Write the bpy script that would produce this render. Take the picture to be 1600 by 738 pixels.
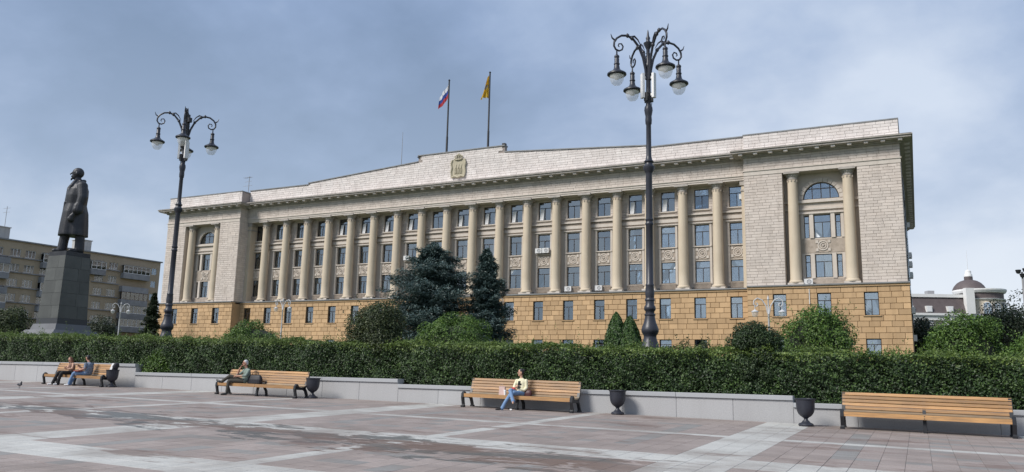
import bpy, bmesh, math, random
import numpy as np
from mathutils import Vector, Matrix, kdtree
for o in list(bpy.data.objects): bpy.data.objects.remove(o)
rng = np.random.default_rng(7); random.seed(7)
S = bpy.context.scene; COL = S.collection; PI = math.pi; rad = math.radians

# ------------------------------------------------------------------ camera, sky, sun, exposure
cd = bpy.data.cameras.new('camera'); cam = bpy.data.objects.new('camera', cd); COL.objects.link(cam)
cd.sensor_width = 36; cd.lens = 1250.76/1600*36; cd.clip_end = 5000; cd.clip_start = .1
_p, _r, _y = .174199, .022986, .468183
fw = Vector((-math.sin(_y)*math.cos(_p), math.cos(_y)*math.cos(_p), math.sin(_p)))
rt = Vector((math.cos(_y), math.sin(_y), 0)); up = rt.cross(fw)
rt, up = math.cos(_r)*rt + math.sin(_r)*up, math.cos(_r)*up - math.sin(_r)*rt
cam.matrix_world = Matrix(((rt.x, up.x, -fw.x, 0), (rt.y, up.y, -fw.y, 0), (rt.z, up.z, -fw.z, 0), (0, 0, 0, 1)))
S.camera = cam
SUN_EL, SUN_AZ = rad(43), rad(214)          # azimuth clockwise from +Y
w = bpy.data.worlds.new('World'); S.world = w; w.use_nodes = True
nt = w.node_tree; nt.nodes.clear()
def N(nt, t, **k):
    n = nt.nodes.new(t)
    for a, b in k.items():
        if a.startswith('i_'):
            key = a[2:]; n.inputs[int(key) if key.isdigit() else key].default_value = b
        else: setattr(n, a, b)
    return n
def ramp(nt, fac, stops, interp='LINEAR'):
    n = nt.nodes.new('ShaderNodeValToRGB'); n.color_ramp.interpolation = interp
    e = n.color_ramp.elements
    while len(e) < len(stops): e.new(.5)
    for i, (p, c) in enumerate(stops):
        e[i].position = p; e[i].color = (c, c, c, 1) if not hasattr(c, '__len__') else (*c, 1)
    nt.links.new(fac, n.inputs[0]); return n.outputs[0]
def math_(nt, op, a, b=None, c=None, clamp=False):
    n = nt.nodes.new('ShaderNodeMath'); n.operation = op; n.use_clamp = clamp
    for i, v in enumerate((a, b, c)):
        if v is None: continue
        if isinstance(v, (int, float)): n.inputs[i].default_value = v
        else: nt.links.new(v, n.inputs[i])
    return n.outputs[0]
def mixc(nt, fac, a, b, mode='MIX'):
    n = nt.nodes.new('ShaderNodeMix'); n.data_type = 'RGBA'; n.blend_type = mode
    for s, v in ((n.inputs[0], fac), (n.inputs[6], a), (n.inputs[7], b)):
        if isinstance(v, (int, float)): s.default_value = v
        elif isinstance(v, tuple): s.default_value = (*v, 1)
        else: nt.links.new(v, s)
    return n.outputs[2]
sky = N(nt, 'ShaderNodeTexSky', sky_type='NISHITA', sun_disc=False, sun_elevation=SUN_EL, sun_rotation=SUN_AZ)
tc = N(nt, 'ShaderNodeTexCoord'); sep = N(nt, 'ShaderNodeSeparateXYZ'); nt.links.new(tc.outputs['Generated'], sep.inputs[0])
zc = math_(nt, 'ADD', math_(nt, 'MAXIMUM', sep.outputs[2], 0.), .55)
cmb = N(nt, 'ShaderNodeCombineXYZ')
nt.links.new(math_(nt, 'DIVIDE', sep.outputs[0], zc), cmb.inputs[0]); nt.links.new(math_(nt, 'DIVIDE', sep.outputs[1], zc), cmb.inputs[1]); nt.links.new(math_(nt, 'MULTIPLY', sep.outputs[2], .9), cmb.inputs[2])
cmap = N(nt, 'ShaderNodeMapping'); cmap.inputs['Location'].default_value = (77.7, 39.9, 0); nt.links.new(cmb.outputs[0], cmap.inputs[0])
n1 = N(nt, 'ShaderNodeTexNoise', i_Scale=1.7, i_Detail=8., i_Roughness=.5, i_Distortion=.25); nt.links.new(cmap.outputs[0], n1.inputs['Vector'])
n2 = N(nt, 'ShaderNodeTexNoise', i_Scale=6., i_Detail=6., i_Roughness=.55); nt.links.new(cmap.outputs[0], n2.inputs['Vector'])
cl = math_(nt, 'ADD', math_(nt, 'MULTIPLY', n1.outputs[0], .78), math_(nt, 'MULTIPLY', n2.outputs[0], .22))
ccol = ramp(nt, cl, [(.36, (.195, .272, .41)), (.46, (.262, .352, .525)), (.54, (.36, .455, .63)), (.66, (.56, .64, .77))])
hz = ramp(nt, sep.outputs[2], [(.0, .95), (.13, .80), (.24, .36), (.42, .0)])
ccol = mixc(nt, hz, ccol, mixc(nt, ramp(nt, cl, [(.42, 0.), (.6, 1.)]), (.45, .54, .665), (.72, .765, .83)))
bg1 = N(nt, 'ShaderNodeBackground', i_Strength=.10); nt.links.new(sky.outputs[0], bg1.inputs[0])
bg2 = N(nt, 'ShaderNodeBackground', i_Strength=.90); nt.links.new(ccol, bg2.inputs[0])
ms = N(nt, 'ShaderNodeMixShader', i_0=.93); nt.links.new(bg1.outputs[0], ms.inputs[1]); nt.links.new(bg2.outputs[0], ms.inputs[2])
wo = N(nt, 'ShaderNodeOutputWorld'); nt.links.new(ms.outputs[0], wo.inputs[0])
sl = bpy.data.lights.new('sun', 'SUN'); sl.energy = 3.3; sl.angle = rad(20); sl.color = (1, .955, .89)
sun = bpy.data.objects.new('sun', sl); COL.objects.link(sun)
sd = Vector((math.sin(SUN_AZ)*math.cos(SUN_EL), math.cos(SUN_AZ)*math.cos(SUN_EL), math.sin(SUN_EL)))
sun.rotation_euler = sd.to_track_quat('Z', 'Y').to_euler(); sun.location = (0, -20, 60)
S.view_settings.view_transform = 'Standard'; S.view_settings.look = 'None'; S.view_settings.exposure = 0.36; S.view_settings.gamma = 1

# ------------------------------------------------------------------ materials
MATS = {}
def mat(name, col, rough=.7, var=.0, noise=None, island=0., metal=0., spec=.5, bump=None, obj_rand=0., streak=0., grain=None):
    """col base; noise=(scale, amount, col2); island = brightness spread per loose piece; bump=(scale,strength,dist)"""
    m = bpy.data.materials.new(name); m.use_nodes = True; t = m.node_tree; b = t.nodes['Principled BSDF']
    b.inputs['Roughness'].default_value = rough; b.inputs['Metallic'].default_value = metal
    b.inputs['Specular IOR Level'].default_value = spec
    c = N(t, 'ShaderNodeRGB'); c.outputs[0].default_value = (*col, 1); c = c.outputs[0]
    geo = N(t, 'ShaderNodeNewGeometry'); pos = geo.outputs['Position']
    if noise:
        sc, am, c2 = noise
        n = N(t, 'ShaderNodeTexNoise', i_Scale=sc, i_Detail=5., i_Roughness=.6); t.links.new(pos, n.inputs['Vector'])
        f = ramp(t, n.outputs[0], [(.38, 0.), (.66, am)]); c = mixc(t, f, c, c2)
    if grain:
        mp = N(t, 'ShaderNodeMapping'); mp.inputs['Scale'].default_value = (.7, 14, 14); t.links.new(pos, mp.inputs[0])
        n = N(t, 'ShaderNodeTexNoise', i_Scale=2.2, i_Detail=6., i_Roughness=.7); t.links.new(mp.outputs[0], n.inputs['Vector'])
        c = mixc(t, ramp(t, n.outputs[0], [(.42, 0.), (.66, .85)]), c, grain)
    if streak:
        mp = N(t, 'ShaderNodeMapping'); mp.inputs['Scale'].default_value = (1.3, 1.3, .13); t.links.new(pos, mp.inputs[0])
        n = N(t, 'ShaderNodeTexNoise', i_Scale=1.6, i_Detail=5., i_Roughness=.65); t.links.new(mp.outputs[0], n.inputs['Vector'])
        f = ramp(t, n.outputs[0], [(.45, 0.), (.75, streak)]); c = mixc(t, f, c, (col[0]*.45, col[1]*.42, col[2]*.4))
    for src, am in ((geo.outputs['Random Per Island'], island), (None, obj_rand)):
        if not am: continue
        if src is None: src = N(t, 'ShaderNodeObjectInfo').outputs['Random']
        hv = N(t, 'ShaderNodeHueSaturation'); t.links.new(c, hv.inputs['Color'])
        t.links.new(math_(t, 'MULTIPLY_ADD', src, 2*am, 1-am), hv.inputs['Value']); c = hv.outputs[0]
    t.links.new(c, b.inputs['Base Color'])
    if bump:
        n = N(t, 'ShaderNodeTexNoise', i_Scale=bump[0], i_Detail=4.); t.links.new(pos, n.inputs['Vector'])
        bp = N(t, 'ShaderNodeBump', i_Strength=bump[1], i_Distance=bump[2]); t.links.new(n.outputs[0], bp.inputs['Height']); t.links.new(bp.outputs[0], b.inputs['Normal'])
    MATS[name] = m; return m
def leafmat(name, c1, c2, c3, rough=.5, trans=.25):
    m = bpy.data.materials.new(name); m.use_nodes = True; t = m.node_tree; b = t.nodes['Principled BSDF']; out = t.nodes['Material Output']
    geo = N(t, 'ShaderNodeNewGeometry')
    n = N(t, 'ShaderNodeTexNoise', i_Scale=1.7, i_Detail=3.); t.links.new(geo.outputs['Position'], n.inputs['Vector'])
    f = math_(t, 'ADD', math_(t, 'MULTIPLY', geo.outputs['Random Per Island'], .75), math_(t, 'MULTIPLY', math_(t, 'SUBTRACT', n.outputs[0], .35), .8), clamp=True)
    c = ramp(t, f, [(.05, c1), (.55, c2), (.97, c3)])
    t.links.new(c, b.inputs['Base Color']); b.inputs['Roughness'].default_value = rough
    tr = N(t, 'ShaderNodeBsdfTranslucent'); t.links.new(c, tr.inputs[0])
    mx = N(t, 'ShaderNodeMixShader', i_0=trans); t.links.new(b.outputs[0], mx.inputs[1]); t.links.new(tr.outputs[0], mx.inputs[2]); t.links.new(mx.outputs[0], out.inputs[0])
    MATS[name] = m
def glassmat(name, tint, ior, alpha_dark):
    m = bpy.data.materials.new(name); m.use_nodes = True; t = m.node_tree; t.nodes.remove(t.nodes['Principled BSDF']); out = t.nodes['Material Output']
    g = N(t, 'ShaderNodeBsdfGlossy', i_Roughness=.03); g.inputs[0].default_value = (.84, .94, 1, 1)
    p = N(t, 'ShaderNodeBsdfTransparent'); p.inputs[0].default_value = (*tint, 1)
    fr = N(t, 'ShaderNodeFresnel', i_IOR=ior)
    gn = N(t, 'ShaderNodeNewGeometry')
    n = N(t, 'ShaderNodeTexNoise', i_Scale=.9, i_Detail=2.); t.links.new(gn.outputs['Position'], n.inputs['Vector'])
    bp = N(t, 'ShaderNodeBump', i_Strength=.12, i_Distance=.03); t.links.new(n.outputs[0], bp.inputs['Height']); t.links.new(bp.outputs[0], g.inputs['Normal'])
    mx = N(t, 'ShaderNodeMixShader'); t.links.new(fr.outputs[0], mx.inputs[0]); t.links.new(p.outputs[0], mx.inputs[1]); t.links.new(g.outputs[0], mx.inputs[2]); t.links.new(mx.outputs[0], out.inputs[0])
    MATS[name] = m
mat('stone', (.58, .515, .465), .85, noise=(.5, .5, (.52, .445, .39)), island=.09, bump=(14, .4, .02), streak=.3)
mat('stone_parapet', (.66, .615, .59), .85, noise=(.45, .5, (.53, .47, .44)), island=.08, bump=(14, .4, .02), streak=.22)
mat('stone_plain', (.53, .47, .41), .85, noise=(.7, .5, (.46, .395, .335)), bump=(10, .3, .02), streak=.2)
mat('stone_trim', (.56, .505, .45), .8, noise=(1.2, .5, (.48, .42, .37)), bump=(10, .3, .02), streak=.25)
mat('stone_carved', (.40, .34, .285), .85, noise=(2.5, .6, (.25, .205, .165)), bump=(8, .6, .04))
mat('mortar', (.30, .26, .235), .95)
mat('joint', (.20, .185, .17), .95)
mat('cornice', (.42, .385, .35), .8, noise=(1.5, .7, (.27, .245, .22)), streak=.3)
mat('column', (.56, .475, .365), .75, noise=(.6, .5, (.50, .41, .305)), bump=(20, .15, .01), streak=.22)
mat('ochre', (.475, .318, .178), .85, noise=(.6, .6, (.41, .265, .14)), island=.13, obj_rand=.13, bump=(10, .5, .02), streak=.3)
mat('ochre_plain', (.44, .295, .165), .85, noise=(.8, .6, (.38, .245, .13)), streak=.15)
mat('ochre_joint', (.24, .15, .08), .95)
mat('frame', (.035, .028, .026), .4)
mat('white_frame', (.7, .7, .7), .5)
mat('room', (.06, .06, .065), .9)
mat('curtain', (.84, .85, .86), .9, noise=(3, .6, (.66, .68, .72)))
mat('blind', (.78, .82, .86), .8, noise=(2, .5, (.68, .73, .78)))
glassmat('glass', (.92, .94, .96), 3.3, 0)
mat('lamp_glass', (.80, .81, .80), .25)
_t=MATS['lamp_glass'].node_tree; _tr=N(_t,'ShaderNodeBsdfTransparent'); _mx=N(_t,'ShaderNodeMixShader',i_0=.68); _t.links.new(_t.nodes['Principled BSDF'].outputs[0],_mx.inputs[1]); _t.links.new(_tr.outputs[0],_mx.inputs[2]); _t.links.new(_mx.outputs[0],_t.nodes['Material Output'].inputs[0])
mat('metal_roof', (.22, .225, .23), .5, noise=(1, .6, (.13, .13, .13)))
mat('iron', (.022, .024, .034), .42, spec=.5, noise=(3, .5, (.035, .037, .05)), bump=(25, .15, .01))
mat('iron_bench', (.012, .013, .016), .45)
mat('wood', (.44, .245, .10), .5, noise=(1.3, .8, (.36, .19, .075)), grain=(.20, .125, .07), obj_rand=.3, bump=(30, .2, .005))
mat('wood_grey', (.37, .25, .14), .55, noise=(1.3, .9, (.25, .195, .135)), grain=(.16, .125, .09), obj_rand=.3, bump=(30, .2, .005))
mat('granite_wall', (.40, .40, .405), .75, noise=(30, .6, (.29, .29, .30)), bump=(60, .2, .004), obj_rand=.04, streak=.12)
mat('granite_cap', (.36, .37, .385), .6, noise=(40, .5, (.28, .29, .30)), obj_rand=.04)
mat('pedestal', (.085, .088, .082), .5, noise=(1.2, .7, (.055, .058, .055)), obj_rand=.12, streak=.25)
mat('pedestal_base', (.12, .125, .135), .6, noise=(1.2, .6, (.09, .09, .10)), obj_rand=.08, streak=.2)
mat('pedestal_dark', (.04, .042, .047), .5)
mat('bronze', (.022, .023, .028), .5, metal=.25, noise=(1.5, .7, (.05, .052, .058)), bump=(9, .35, .03))
mat('brown_brick', (.37, .305, .22), .9, noise=(.35, .5, (.31, .25, .175)), bump=(20, .2, .01), streak=.15)
mat('balcony_grey', (.27, .275, .29), .8, noise=(1, .5, (.13, .13, .14)), obj_rand=.15)
mat('balcony_brown', (.16, .105, .075), .8)
mat('concrete', (.45, .44, .42), .9, noise=(.8, .6, (.35, .34, .32)), streak=.3)
mat('white_wall', (.74, .74, .73), .8, noise=(.5, .4, (.55, .55, .54)))
mat('cream_wall', (.62, .55, .44), .8, noise=(.5, .4, (.5, .42, .32)))
mat('brown_roof', (.105, .085, .085), .7, noise=(1, .5, (.065, .05, .05)))
mat('white_metal', (.62, .62, .62), .5)
mat('pale_metal', (.48, .48, .49), .5)
mat('grey_metal', (.28, .28, .29), .5)
mat('soil', (.05, .042, .03), .95, noise=(4, .8, (.05, .065, .025)))
mat('grass', (.05, .08, .025), .95, noise=(.3, .8, (.07, .075, .03)))
mat('bark', (.05, .04, .03), .95, noise=(8, .7, (.03, .025, .02)))
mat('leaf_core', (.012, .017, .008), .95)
mat('crest', (.44, .395, .29), .7, noise=(4, .6, (.31, .28, .20)))
mat('flag_white', (.75, .75, .78), .8); mat('flag_blue', (.03, .07, .30), .8); mat('flag_red', (.45, .04, .05), .8); mat('flag_yellow', (.85, .58, .06), .8, noise=(2, .6, (.5, .28, .02))); mat('flag_grey', (.32, .30, .28), .8)
for _n in ('flag_white','flag_blue','flag_red','flag_yellow','flag_grey'):
    _t=MATS[_n].node_tree; _b=_t.nodes['Principled BSDF']; _tr=N(_t,'ShaderNodeBsdfTranslucent'); _t.links.new(_b.inputs['Base Color'].links[0].from_socket,_tr.inputs[0]); _mx=N(_t,'ShaderNodeMixShader',i_0=.45); _t.links.new(_b.outputs[0],_mx.inputs[1]); _t.links.new(_tr.outputs[0],_mx.inputs[2]); _t.links.new(_mx.outputs[0],_t.nodes['Material Output'].inputs[0])
mat('skin', (.50, .29, .20), .55); mat('skin_tan', (.40, .21, .14), .55)
mat('hair_red', (.16, .07, .035), .5); mat('hair_black', (.012, .01, .01), .5); mat('hair_grey', (.45, .45, .46), .6)
mat('black_cloth', (.012, .012, .014), .85); mat('jeans', (.16, .26, .42), .85, noise=(6, .6, (.10, .17, .31))); mat('jeans2', (.20, .29, .42), .85, noise=(6, .6, (.13, .20, .33)))
mat('shirt_blue', (.07, .10, .16), .85, noise=(14, .9, (.24, .28, .33))); mat('shirt_green', (.17, .22, .19), .85, noise=(9, .6, (.25, .30, .27))); mat('blouse', (.74, .70, .50), .85, noise=(12, .5, (.5, .46, .28)))
mat('top_brown', (.22, .13, .10), .85); mat('trousers_olive', (.055, .05, .04), .9); mat('shoe_white', (.7, .7, .7), .6); mat('shoe_black', (.012, .012, .012), .4)
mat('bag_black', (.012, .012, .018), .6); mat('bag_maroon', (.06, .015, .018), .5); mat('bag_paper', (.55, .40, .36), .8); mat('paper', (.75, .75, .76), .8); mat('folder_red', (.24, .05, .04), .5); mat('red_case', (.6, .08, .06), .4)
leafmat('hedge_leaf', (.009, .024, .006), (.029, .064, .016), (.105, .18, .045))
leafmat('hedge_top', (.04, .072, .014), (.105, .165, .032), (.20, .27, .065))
leafmat('dark_leaf', (.009, .022, .007), (.026, .052, .016), (.09, .14, .05))
leafmat('mix_leaf', (.012, .024, .008), (.042, .062, .02), (.12, .15, .055))
leafmat('bright_leaf', (.02, .05, .008), (.075, .145, .022), (.18, .29, .055))
leafmat('thuja', (.014, .04, .008), (.042, .092, .018), (.085, .165, .035), trans=.1)
leafmat('blue_spruce', (.020, .040, .038), (.06, .10, .092), (.155, .22, .21), trans=.05)
leafmat('far_leaf', (.012, .024, .012), (.028, .046, .022), (.06, .085, .042))

def pave_mat(name, col, col2, island):
    m = mat(name, col, .75, noise=(.9, .55, col2), island=island, obj_rand=island, bump=(120, .15, .003)); t = m.node_tree; b = t.nodes['Principled BSDF']
    base = b.inputs['Base Color'].links[0].from_socket
    pos = N(t, 'ShaderNodeNewGeometry').outputs['Position']
    # fine granite speckle
    n = N(t, 'ShaderNodeTexNoise', i_Scale=45., i_Detail=3.); t.links.new(pos, n.inputs['Vector'])
    base = mixc(t, ramp(t, n.outputs[0], [(.42, 0.), (.62, .35)]), base, tuple(v*.55 for v in col))
    vo = N(t, 'ShaderNodeTexVoronoi', i_Scale=2.6); t.links.new(pos, vo.inputs['Vector'])
    base = mixc(t, ramp(t, vo.outputs['Distance'], [(.05, .5), (.075, 0.)]), base, (.10, .09, .08))
    # broad dirt
    n = N(t, 'ShaderNodeTexNoise', i_Scale=.55, i_Detail=6., i_Roughness=.65); t.links.new(pos, n.inputs['Vector'])
    base = mixc(t, ramp(t, n.outputs[0], [(.45, 0.), (.68, .6)]), base, (.17, .138, .12))
    # wet, dirty run-off trail along the paving
    sp = N(t, 'ShaderNodeSeparateXYZ'); t.links.new(pos, sp.inputs[0])
    line = math_(t, 'MULTIPLY_ADD', math_(t, 'ADD', sp.outputs[0], 4.), -.10, 12.75)     # y on the trail
    d = math_(t, 'ABSOLUTE', math_(t, 'SUBTRACT', sp.outputs[1], line))
    mp = N(t, 'ShaderNodeMapping'); mp.inputs['Scale'].default_value = (.45, 1.25, 1); t.links.new(pos, mp.inputs[0])
    n = N(t, 'ShaderNodeTexNoise', i_Scale=1.9, i_Detail=7., i_Roughness=.68, i_Distortion=.6); t.links.new(mp.outputs[0], n.inputs['Vector'])
    f = math_(t, 'SUBTRACT', n.outputs[0], math_(t, 'MULTIPLY', d, .125))
    endr = ramp(t, math_(t, 'MULTIPLY_ADD', sp.outputs[0], 1/30., 26/30.), [(.0, 0.), (.08, 1.), (.70, 1.), (.77, 0.)])
    f = math_(t, 'MULTIPLY', ramp(t, f, [(.385, 0.), (.43, 1.)]), endr)
    n = N(t, 'ShaderNodeTexNoise', i_Scale=.8, i_Detail=3.); t.links.new(mp.outputs[0], n.inputs['Vector'])
    wet = mixc(t, ramp(t, n.outputs[0], [(.45, 0.), (.55, 1.)]), (.07, .066, .055), (.12, .068, .042))
    base = mixc(t, math_(t, 'MULTIPLY', f, .85), base, wet)
    n = N(t, 'ShaderNodeTexNoise', i_Scale=.7, i_Detail=7., i_Roughness=.7); t.links.new(mp.outputs[0], n.inputs['Vector'])
    base = mixc(t, ramp(t, n.outputs[0], [(.57, 0.), (.63, .65)]), base, (.14, .092, .074))
    t.links.new(base, b.inputs['Base Color'])
    t.links.new(math_(t, 'MULTIPLY_ADD', f, -.32, .75), b.inputs['Roughness'])
pave_mat('tile_pink', (.285, .238, .217), (.335, .285, .262), .12)
pave_mat('tile_white', (.455, .45, .425), (.50, .495, .47), .06)
pave_mat('tile_grey', (.245, .235, .225), (.205, .20, .19), .08)

# ------------------------------------------------------------------ mesh helpers
def link(o, parent=None):
    COL.objects.link(o)
    if parent is not None: o.parent = parent
    return o
def tag(o, label, cat, group=None, kind=None):
    if label: o['label'] = label
    if cat: o['category'] = cat
    if group: o['group'] = group
    if kind: o['kind'] = kind
    return o
def empty(name, loc, label=None, cat=None, group=None, rz=0., rot=None):
    o = bpy.data.objects.new(name, None); o.empty_display_size = .2; o.location = loc
    o.rotation_euler = rot or (0, 0, rz); link(o)
    return tag(o, label, cat, group)
def M(x): return MATS[x]
class MB:
    def __init__(s): s.v = []; s.f = []; s.m = []; s.cm = 0
    def quadmesh(s, vs, fs):
        b = len(s.v); s.v += [tuple(p) for p in vs]; s.f += [tuple(b+i for i in f) for f in fs]; s.m += [s.cm]*len(fs); return s
    def box(s, x0, x1, y0, y1, z0, z1):
        return s.quadmesh([(x0,y0,z0),(x1,y0,z0),(x1,y1,z0),(x0,y1,z0),(x0,y0,z1),(x1,y0,z1),(x1,y1,z1),(x0,y1,z1)],
                          [(0,3,2,1),(4,5,6,7),(0,1,5,4),(1,2,6,5),(2,3,7,6),(3,0,4,7)])
    def quad(s, a, b, c, d): return s.quadmesh([a,b,c,d],[(0,1,2,3)])
    def block(s, x0, x1, z0, z1, y, d, c):     # rusticated block facing -Y: front face at y, depth d, chamfer c
        return s.quadmesh([(x0+c,y,z0+c),(x1-c,y,z0+c),(x1-c,y,z1-c),(x0+c,y,z1-c),(x0,y+c,z0),(x1,y+c,z0),(x1,y+c,z1),(x0,y+c,z1),(x0,y+d,z0),(x1,y+d,z0),(x1,y+d,z1),(x0,y+d,z1)],
            [(0,1,2,3),(4,5,1,0),(5,6,2,1),(6,7,3,2),(7,4,0,3),(8,9,5,4),(9,10,6,5),(10,11,7,6),(11,8,4,7)])
    def lathe(s, prof, seg=20, c=(0,0,0), cap=True):
        vs=[]; fs=[]; n=len(prof)
        for r,z in prof:
            for k in range(seg):
                a=2*PI*k/seg; vs.append((c[0]+r*math.cos(a), c[1]+r*math.sin(a), c[2]+z))
        for i in range(n-1):
            for k in range(seg):
                k2=(k+1)%seg; fs.append((i*seg+k,i*seg+k2,(i+1)*seg+k2,(i+1)*seg+k))
        if cap:
            fs.append(tuple(range(seg-1,-1,-1))); fs.append(tuple(range((n-1)*seg,n*seg)))
        return s.quadmesh(vs,fs)
    def tube(s, pts, r, seg=8):
        pts=[Vector(p) for p in pts]; n=len(pts); R=r if hasattr(r,'__len__') else [r]*n
        vs=[]; fs=[]; ref=Vector((0,0,1))
        t0=(pts[1]-pts[0]).normalized(); a=t0.orthogonal().normalized()
        for i,p in enumerate(pts):
            t=(pts[min(i+1,n-1)]-pts[max(i-1,0)]).normalized()
            a=(a-t*a.dot(t)).normalized(); b=t.cross(a)
            for k in range(seg):
                q=2*PI*k/seg; vs.append(p+a*(R[i]*math.cos(q))+b*(R[i]*math.sin(q)))
        for i in range(n-1):
            for k in range(seg):
                k2=(k+1)%seg; fs.append((i*seg+k,i*seg+k2,(i+1)*seg+k2,(i+1)*seg+k))
        fs.append(tuple(range(seg-1,-1,-1))); fs.append(tuple(range((n-1)*seg,n*seg)))
        return s.quadmesh(vs,fs)
    def ribbon(s, pts, th, x0, x1):            # 2D stroke in (y,z), thickness th (or list), extruded x0..x1
        n=len(pts); P=[Vector(p) for p in pts]; T=th if hasattr(th,'__len__') else [th]*n; L=[];Rr=[]
        for i in range(n):
            t=(P[min(i+1,n-1)]-P[max(i-1,0)]).normalized(); nn=Vector((-t.y,t.x))
            L.append(P[i]+nn*T[i]/2); Rr.append(P[i]-nn*T[i]/2)
        for i in range(n-1):
            q=[L[i],L[i+1],Rr[i+1],Rr[i]]
            vs=[(x0,p.x,p.y) for p in q]+[(x1,p.x,p.y) for p in q]
            s.quadmesh(vs,[(0,1,2,3),(7,6,5,4),(0,4,5,1),(1,5,6,2),(2,6,7,3),(3,7,4,0)])
        return s
    def prism(s, poly, y0, y1):                # polygon in (x,z) extruded along y
        n=len(poly); vs=[(x,y0,z) for x,z in poly]+[(x,y1,z) for x,z in poly]
        return s.quadmesh(vs,[tuple(range(n)),tuple(range(2*n-1,n-1,-1))]+[(i,i+n,(i+1)%n+n,(i+1)%n) for i in range(n)])
    def mesh(s, name, mats, smooth=False):
        me=bpy.data.meshes.new(name); me.from_pydata(s.v,[],s.f)
        for mm in (mats if isinstance(mats,(list,tuple)) else [mats]): me.materials.append(M(mm))
        if max(s.m or [0])>0: me.polygons.foreach_set('material_index',s.m)
        bm=bmesh.new(); bm.from_mesh(me); bmesh.ops.recalc_face_normals(bm,faces=bm.faces); bm.to_mesh(me); bm.free()
        if smooth:
            me.polygons.foreach_set('use_smooth',[True]*len(me.polygons)); me.set_sharp_from_angle(angle=rad(42))
        me.update(); return me
    def build(s, name, mats, parent=None, loc=(0,0,0), smooth=False):
        o=bpy.data.objects.new(name, s.mesh(name,mats,smooth)); o.location=loc; return link(o,parent)
def inst(name, me, parent, loc, rot=None):
    o=bpy.data.objects.new(name,me); o.location=loc
    if rot: o.rotation_euler=rot
    return link(o,parent)
def copy_tree(o, parent=None):
    c=o.copy(); COL.objects.link(c); c.parent=parent
    for ch in list(o.children): copy_tree(ch,c)
    return c
def quads_mesh(name, V, mats, midx=None, smooth=False):   # V (n,4,3)
    n=len(V); me=bpy.data.meshes.new(name); me.vertices.add(4*n); me.vertices.foreach_set('co',np.ascontiguousarray(V,dtype=np.float32).ravel())
    me.loops.add(4*n); me.loops.foreach_set('vertex_index',np.arange(4*n,dtype=np.int32)); me.polygons.add(n); me.polygons.foreach_set('loop_start',np.arange(0,4*n,4,dtype=np.int32))
    for mm in (mats if isinstance(mats,(list,tuple)) else [mats]): me.materials.append(M(mm))
    if midx is not None: me.polygons.foreach_set('material_index',np.asarray(midx,dtype=np.int32))
    me.update(calc_edges=True); me.polygons.foreach_set('use_smooth',np.zeros(n,dtype=bool)); me.update(); return me
def unit(v): return v/np.maximum(np.linalg.norm(v,axis=-1,keepdims=True),1e-9)
def leaf_quads(P, out, size, aspect=.6, wild=.9, droop=0., along=None):
    """rhombic leaves at P, facing roughly 'out'"""
    n=len(P); nr=unit(out+rng.normal(0,wild,(n,3))*.7+np.array([0,0,.35])); a=rng.normal(0,1,(n,3)) if along is None else along+rng.normal(0,.35,(n,3))
    a=unit(a-nr*(a*nr).sum(1,keepdims=True)); a[:,2]-=droop; a=unit(a); b=np.cross(nr,a)
    L=(size*rng.uniform(.65,1.3,n))[:,None]; Wd=L*aspect*.5
    fold=nr*L*.10
    return np.stack([P-a*L*.5, P+b*Wd+fold, P+a*L*.5, P-b*Wd+fold],1)
_ph=rng.uniform(0,6.28,(6,4))
def wob(x,y,z,f=1.):
    r=0
    for i in range(6):
        k=f*(1+.63*i); r=r+np.sin(k*(x*math.cos(i*1.3)+y*math.sin(i*2.1+.4)+z*math.cos(i*.9+1))+_ph[i,0])/(1+.5*i)
    return r/2.5

# ------------------------------------------------------------------ terrain and paving
def gz(x,y): return -1.69-.0113*x+.02*y
def terr(x,y):
    if y<26.2: return gz(x,y)
    z0=gz(max(-70,min(x,20)),26.2)+.55
    t=min(1,(y-26.2)/58); return z0*(1-t)+1.3*t
XS=[-2500,-900,-400,-200,-120]+list(range(-70,24,6))+[60,150,400,900,2500]; YS=[-2500,-600,-150,-40,-10,0,10,20,25.4,26.2,26.21,30,40,55,70,84.2,140,300,900,2500]
mb=MB(); idx={}
for i,x in enumerate(XS):
    for j,y in enumerate(YS):
        xx=max(-70,min(x,20)); z=(gz(xx,max(-10,y)) if y<=26.2 else terr(xx,y))
        idx[i,j]=len(mb.v); mb.v.append((x,y,z-.06))
for i in range(len(XS)-1):
    for j in range(len(YS)-1): mb.f.append((idx[i,j],idx[i+1,j],idx[i+1,j+1],idx[i,j+1])); mb.m.append(0)
tag(mb.build('ground','grass'),None,None,kind='structure')
T=.42; JX=-3.45; JY=14.36
mb=MB(); mb.quad((-64,-4,gz(-64,-4)-.009),(14,-4,gz(14,-4)-.009),(14,25.25,gz(14,25.25)-.009),(-64,25.25,gz(-64,25.25)-.009))
pave=tag(mb.build('pavement','joint'),None,None,kind='structure')
def tile_kind(i,j):
    # i: tile column relative to the wide strip's middle; j: tile row relative to the wide band's middle
    im=(i+14)%28-14
    if abs(im)<=1 or im in (14,-14): return 1
    for c in (0,-13,13,-26,-39):
        if abs(j-c)<=1 and c in (0,-13): return 1
        if c in (13,) and j==12: return 1
        if c==-26 and j==-25: return 1
    ti=(i%28)-14; 
    for cj in (12,-13):
        a=abs(ti); b=abs(j-cj)
        g_=(i*5531+j*7919+i*j*13)%10<7     # some of the grey ring slabs were replaced with pink ones
        if ((a==9 and b<=7) or (b==7 and a<=9 and a>0 and g_)): return 2
        if g_ and ((a==5 and b<=4) or (b==4 and 0<a<=5)): return 2
    h=(i*7349+j*9151)%97
    if h<1: return 2
    return 0
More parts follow.
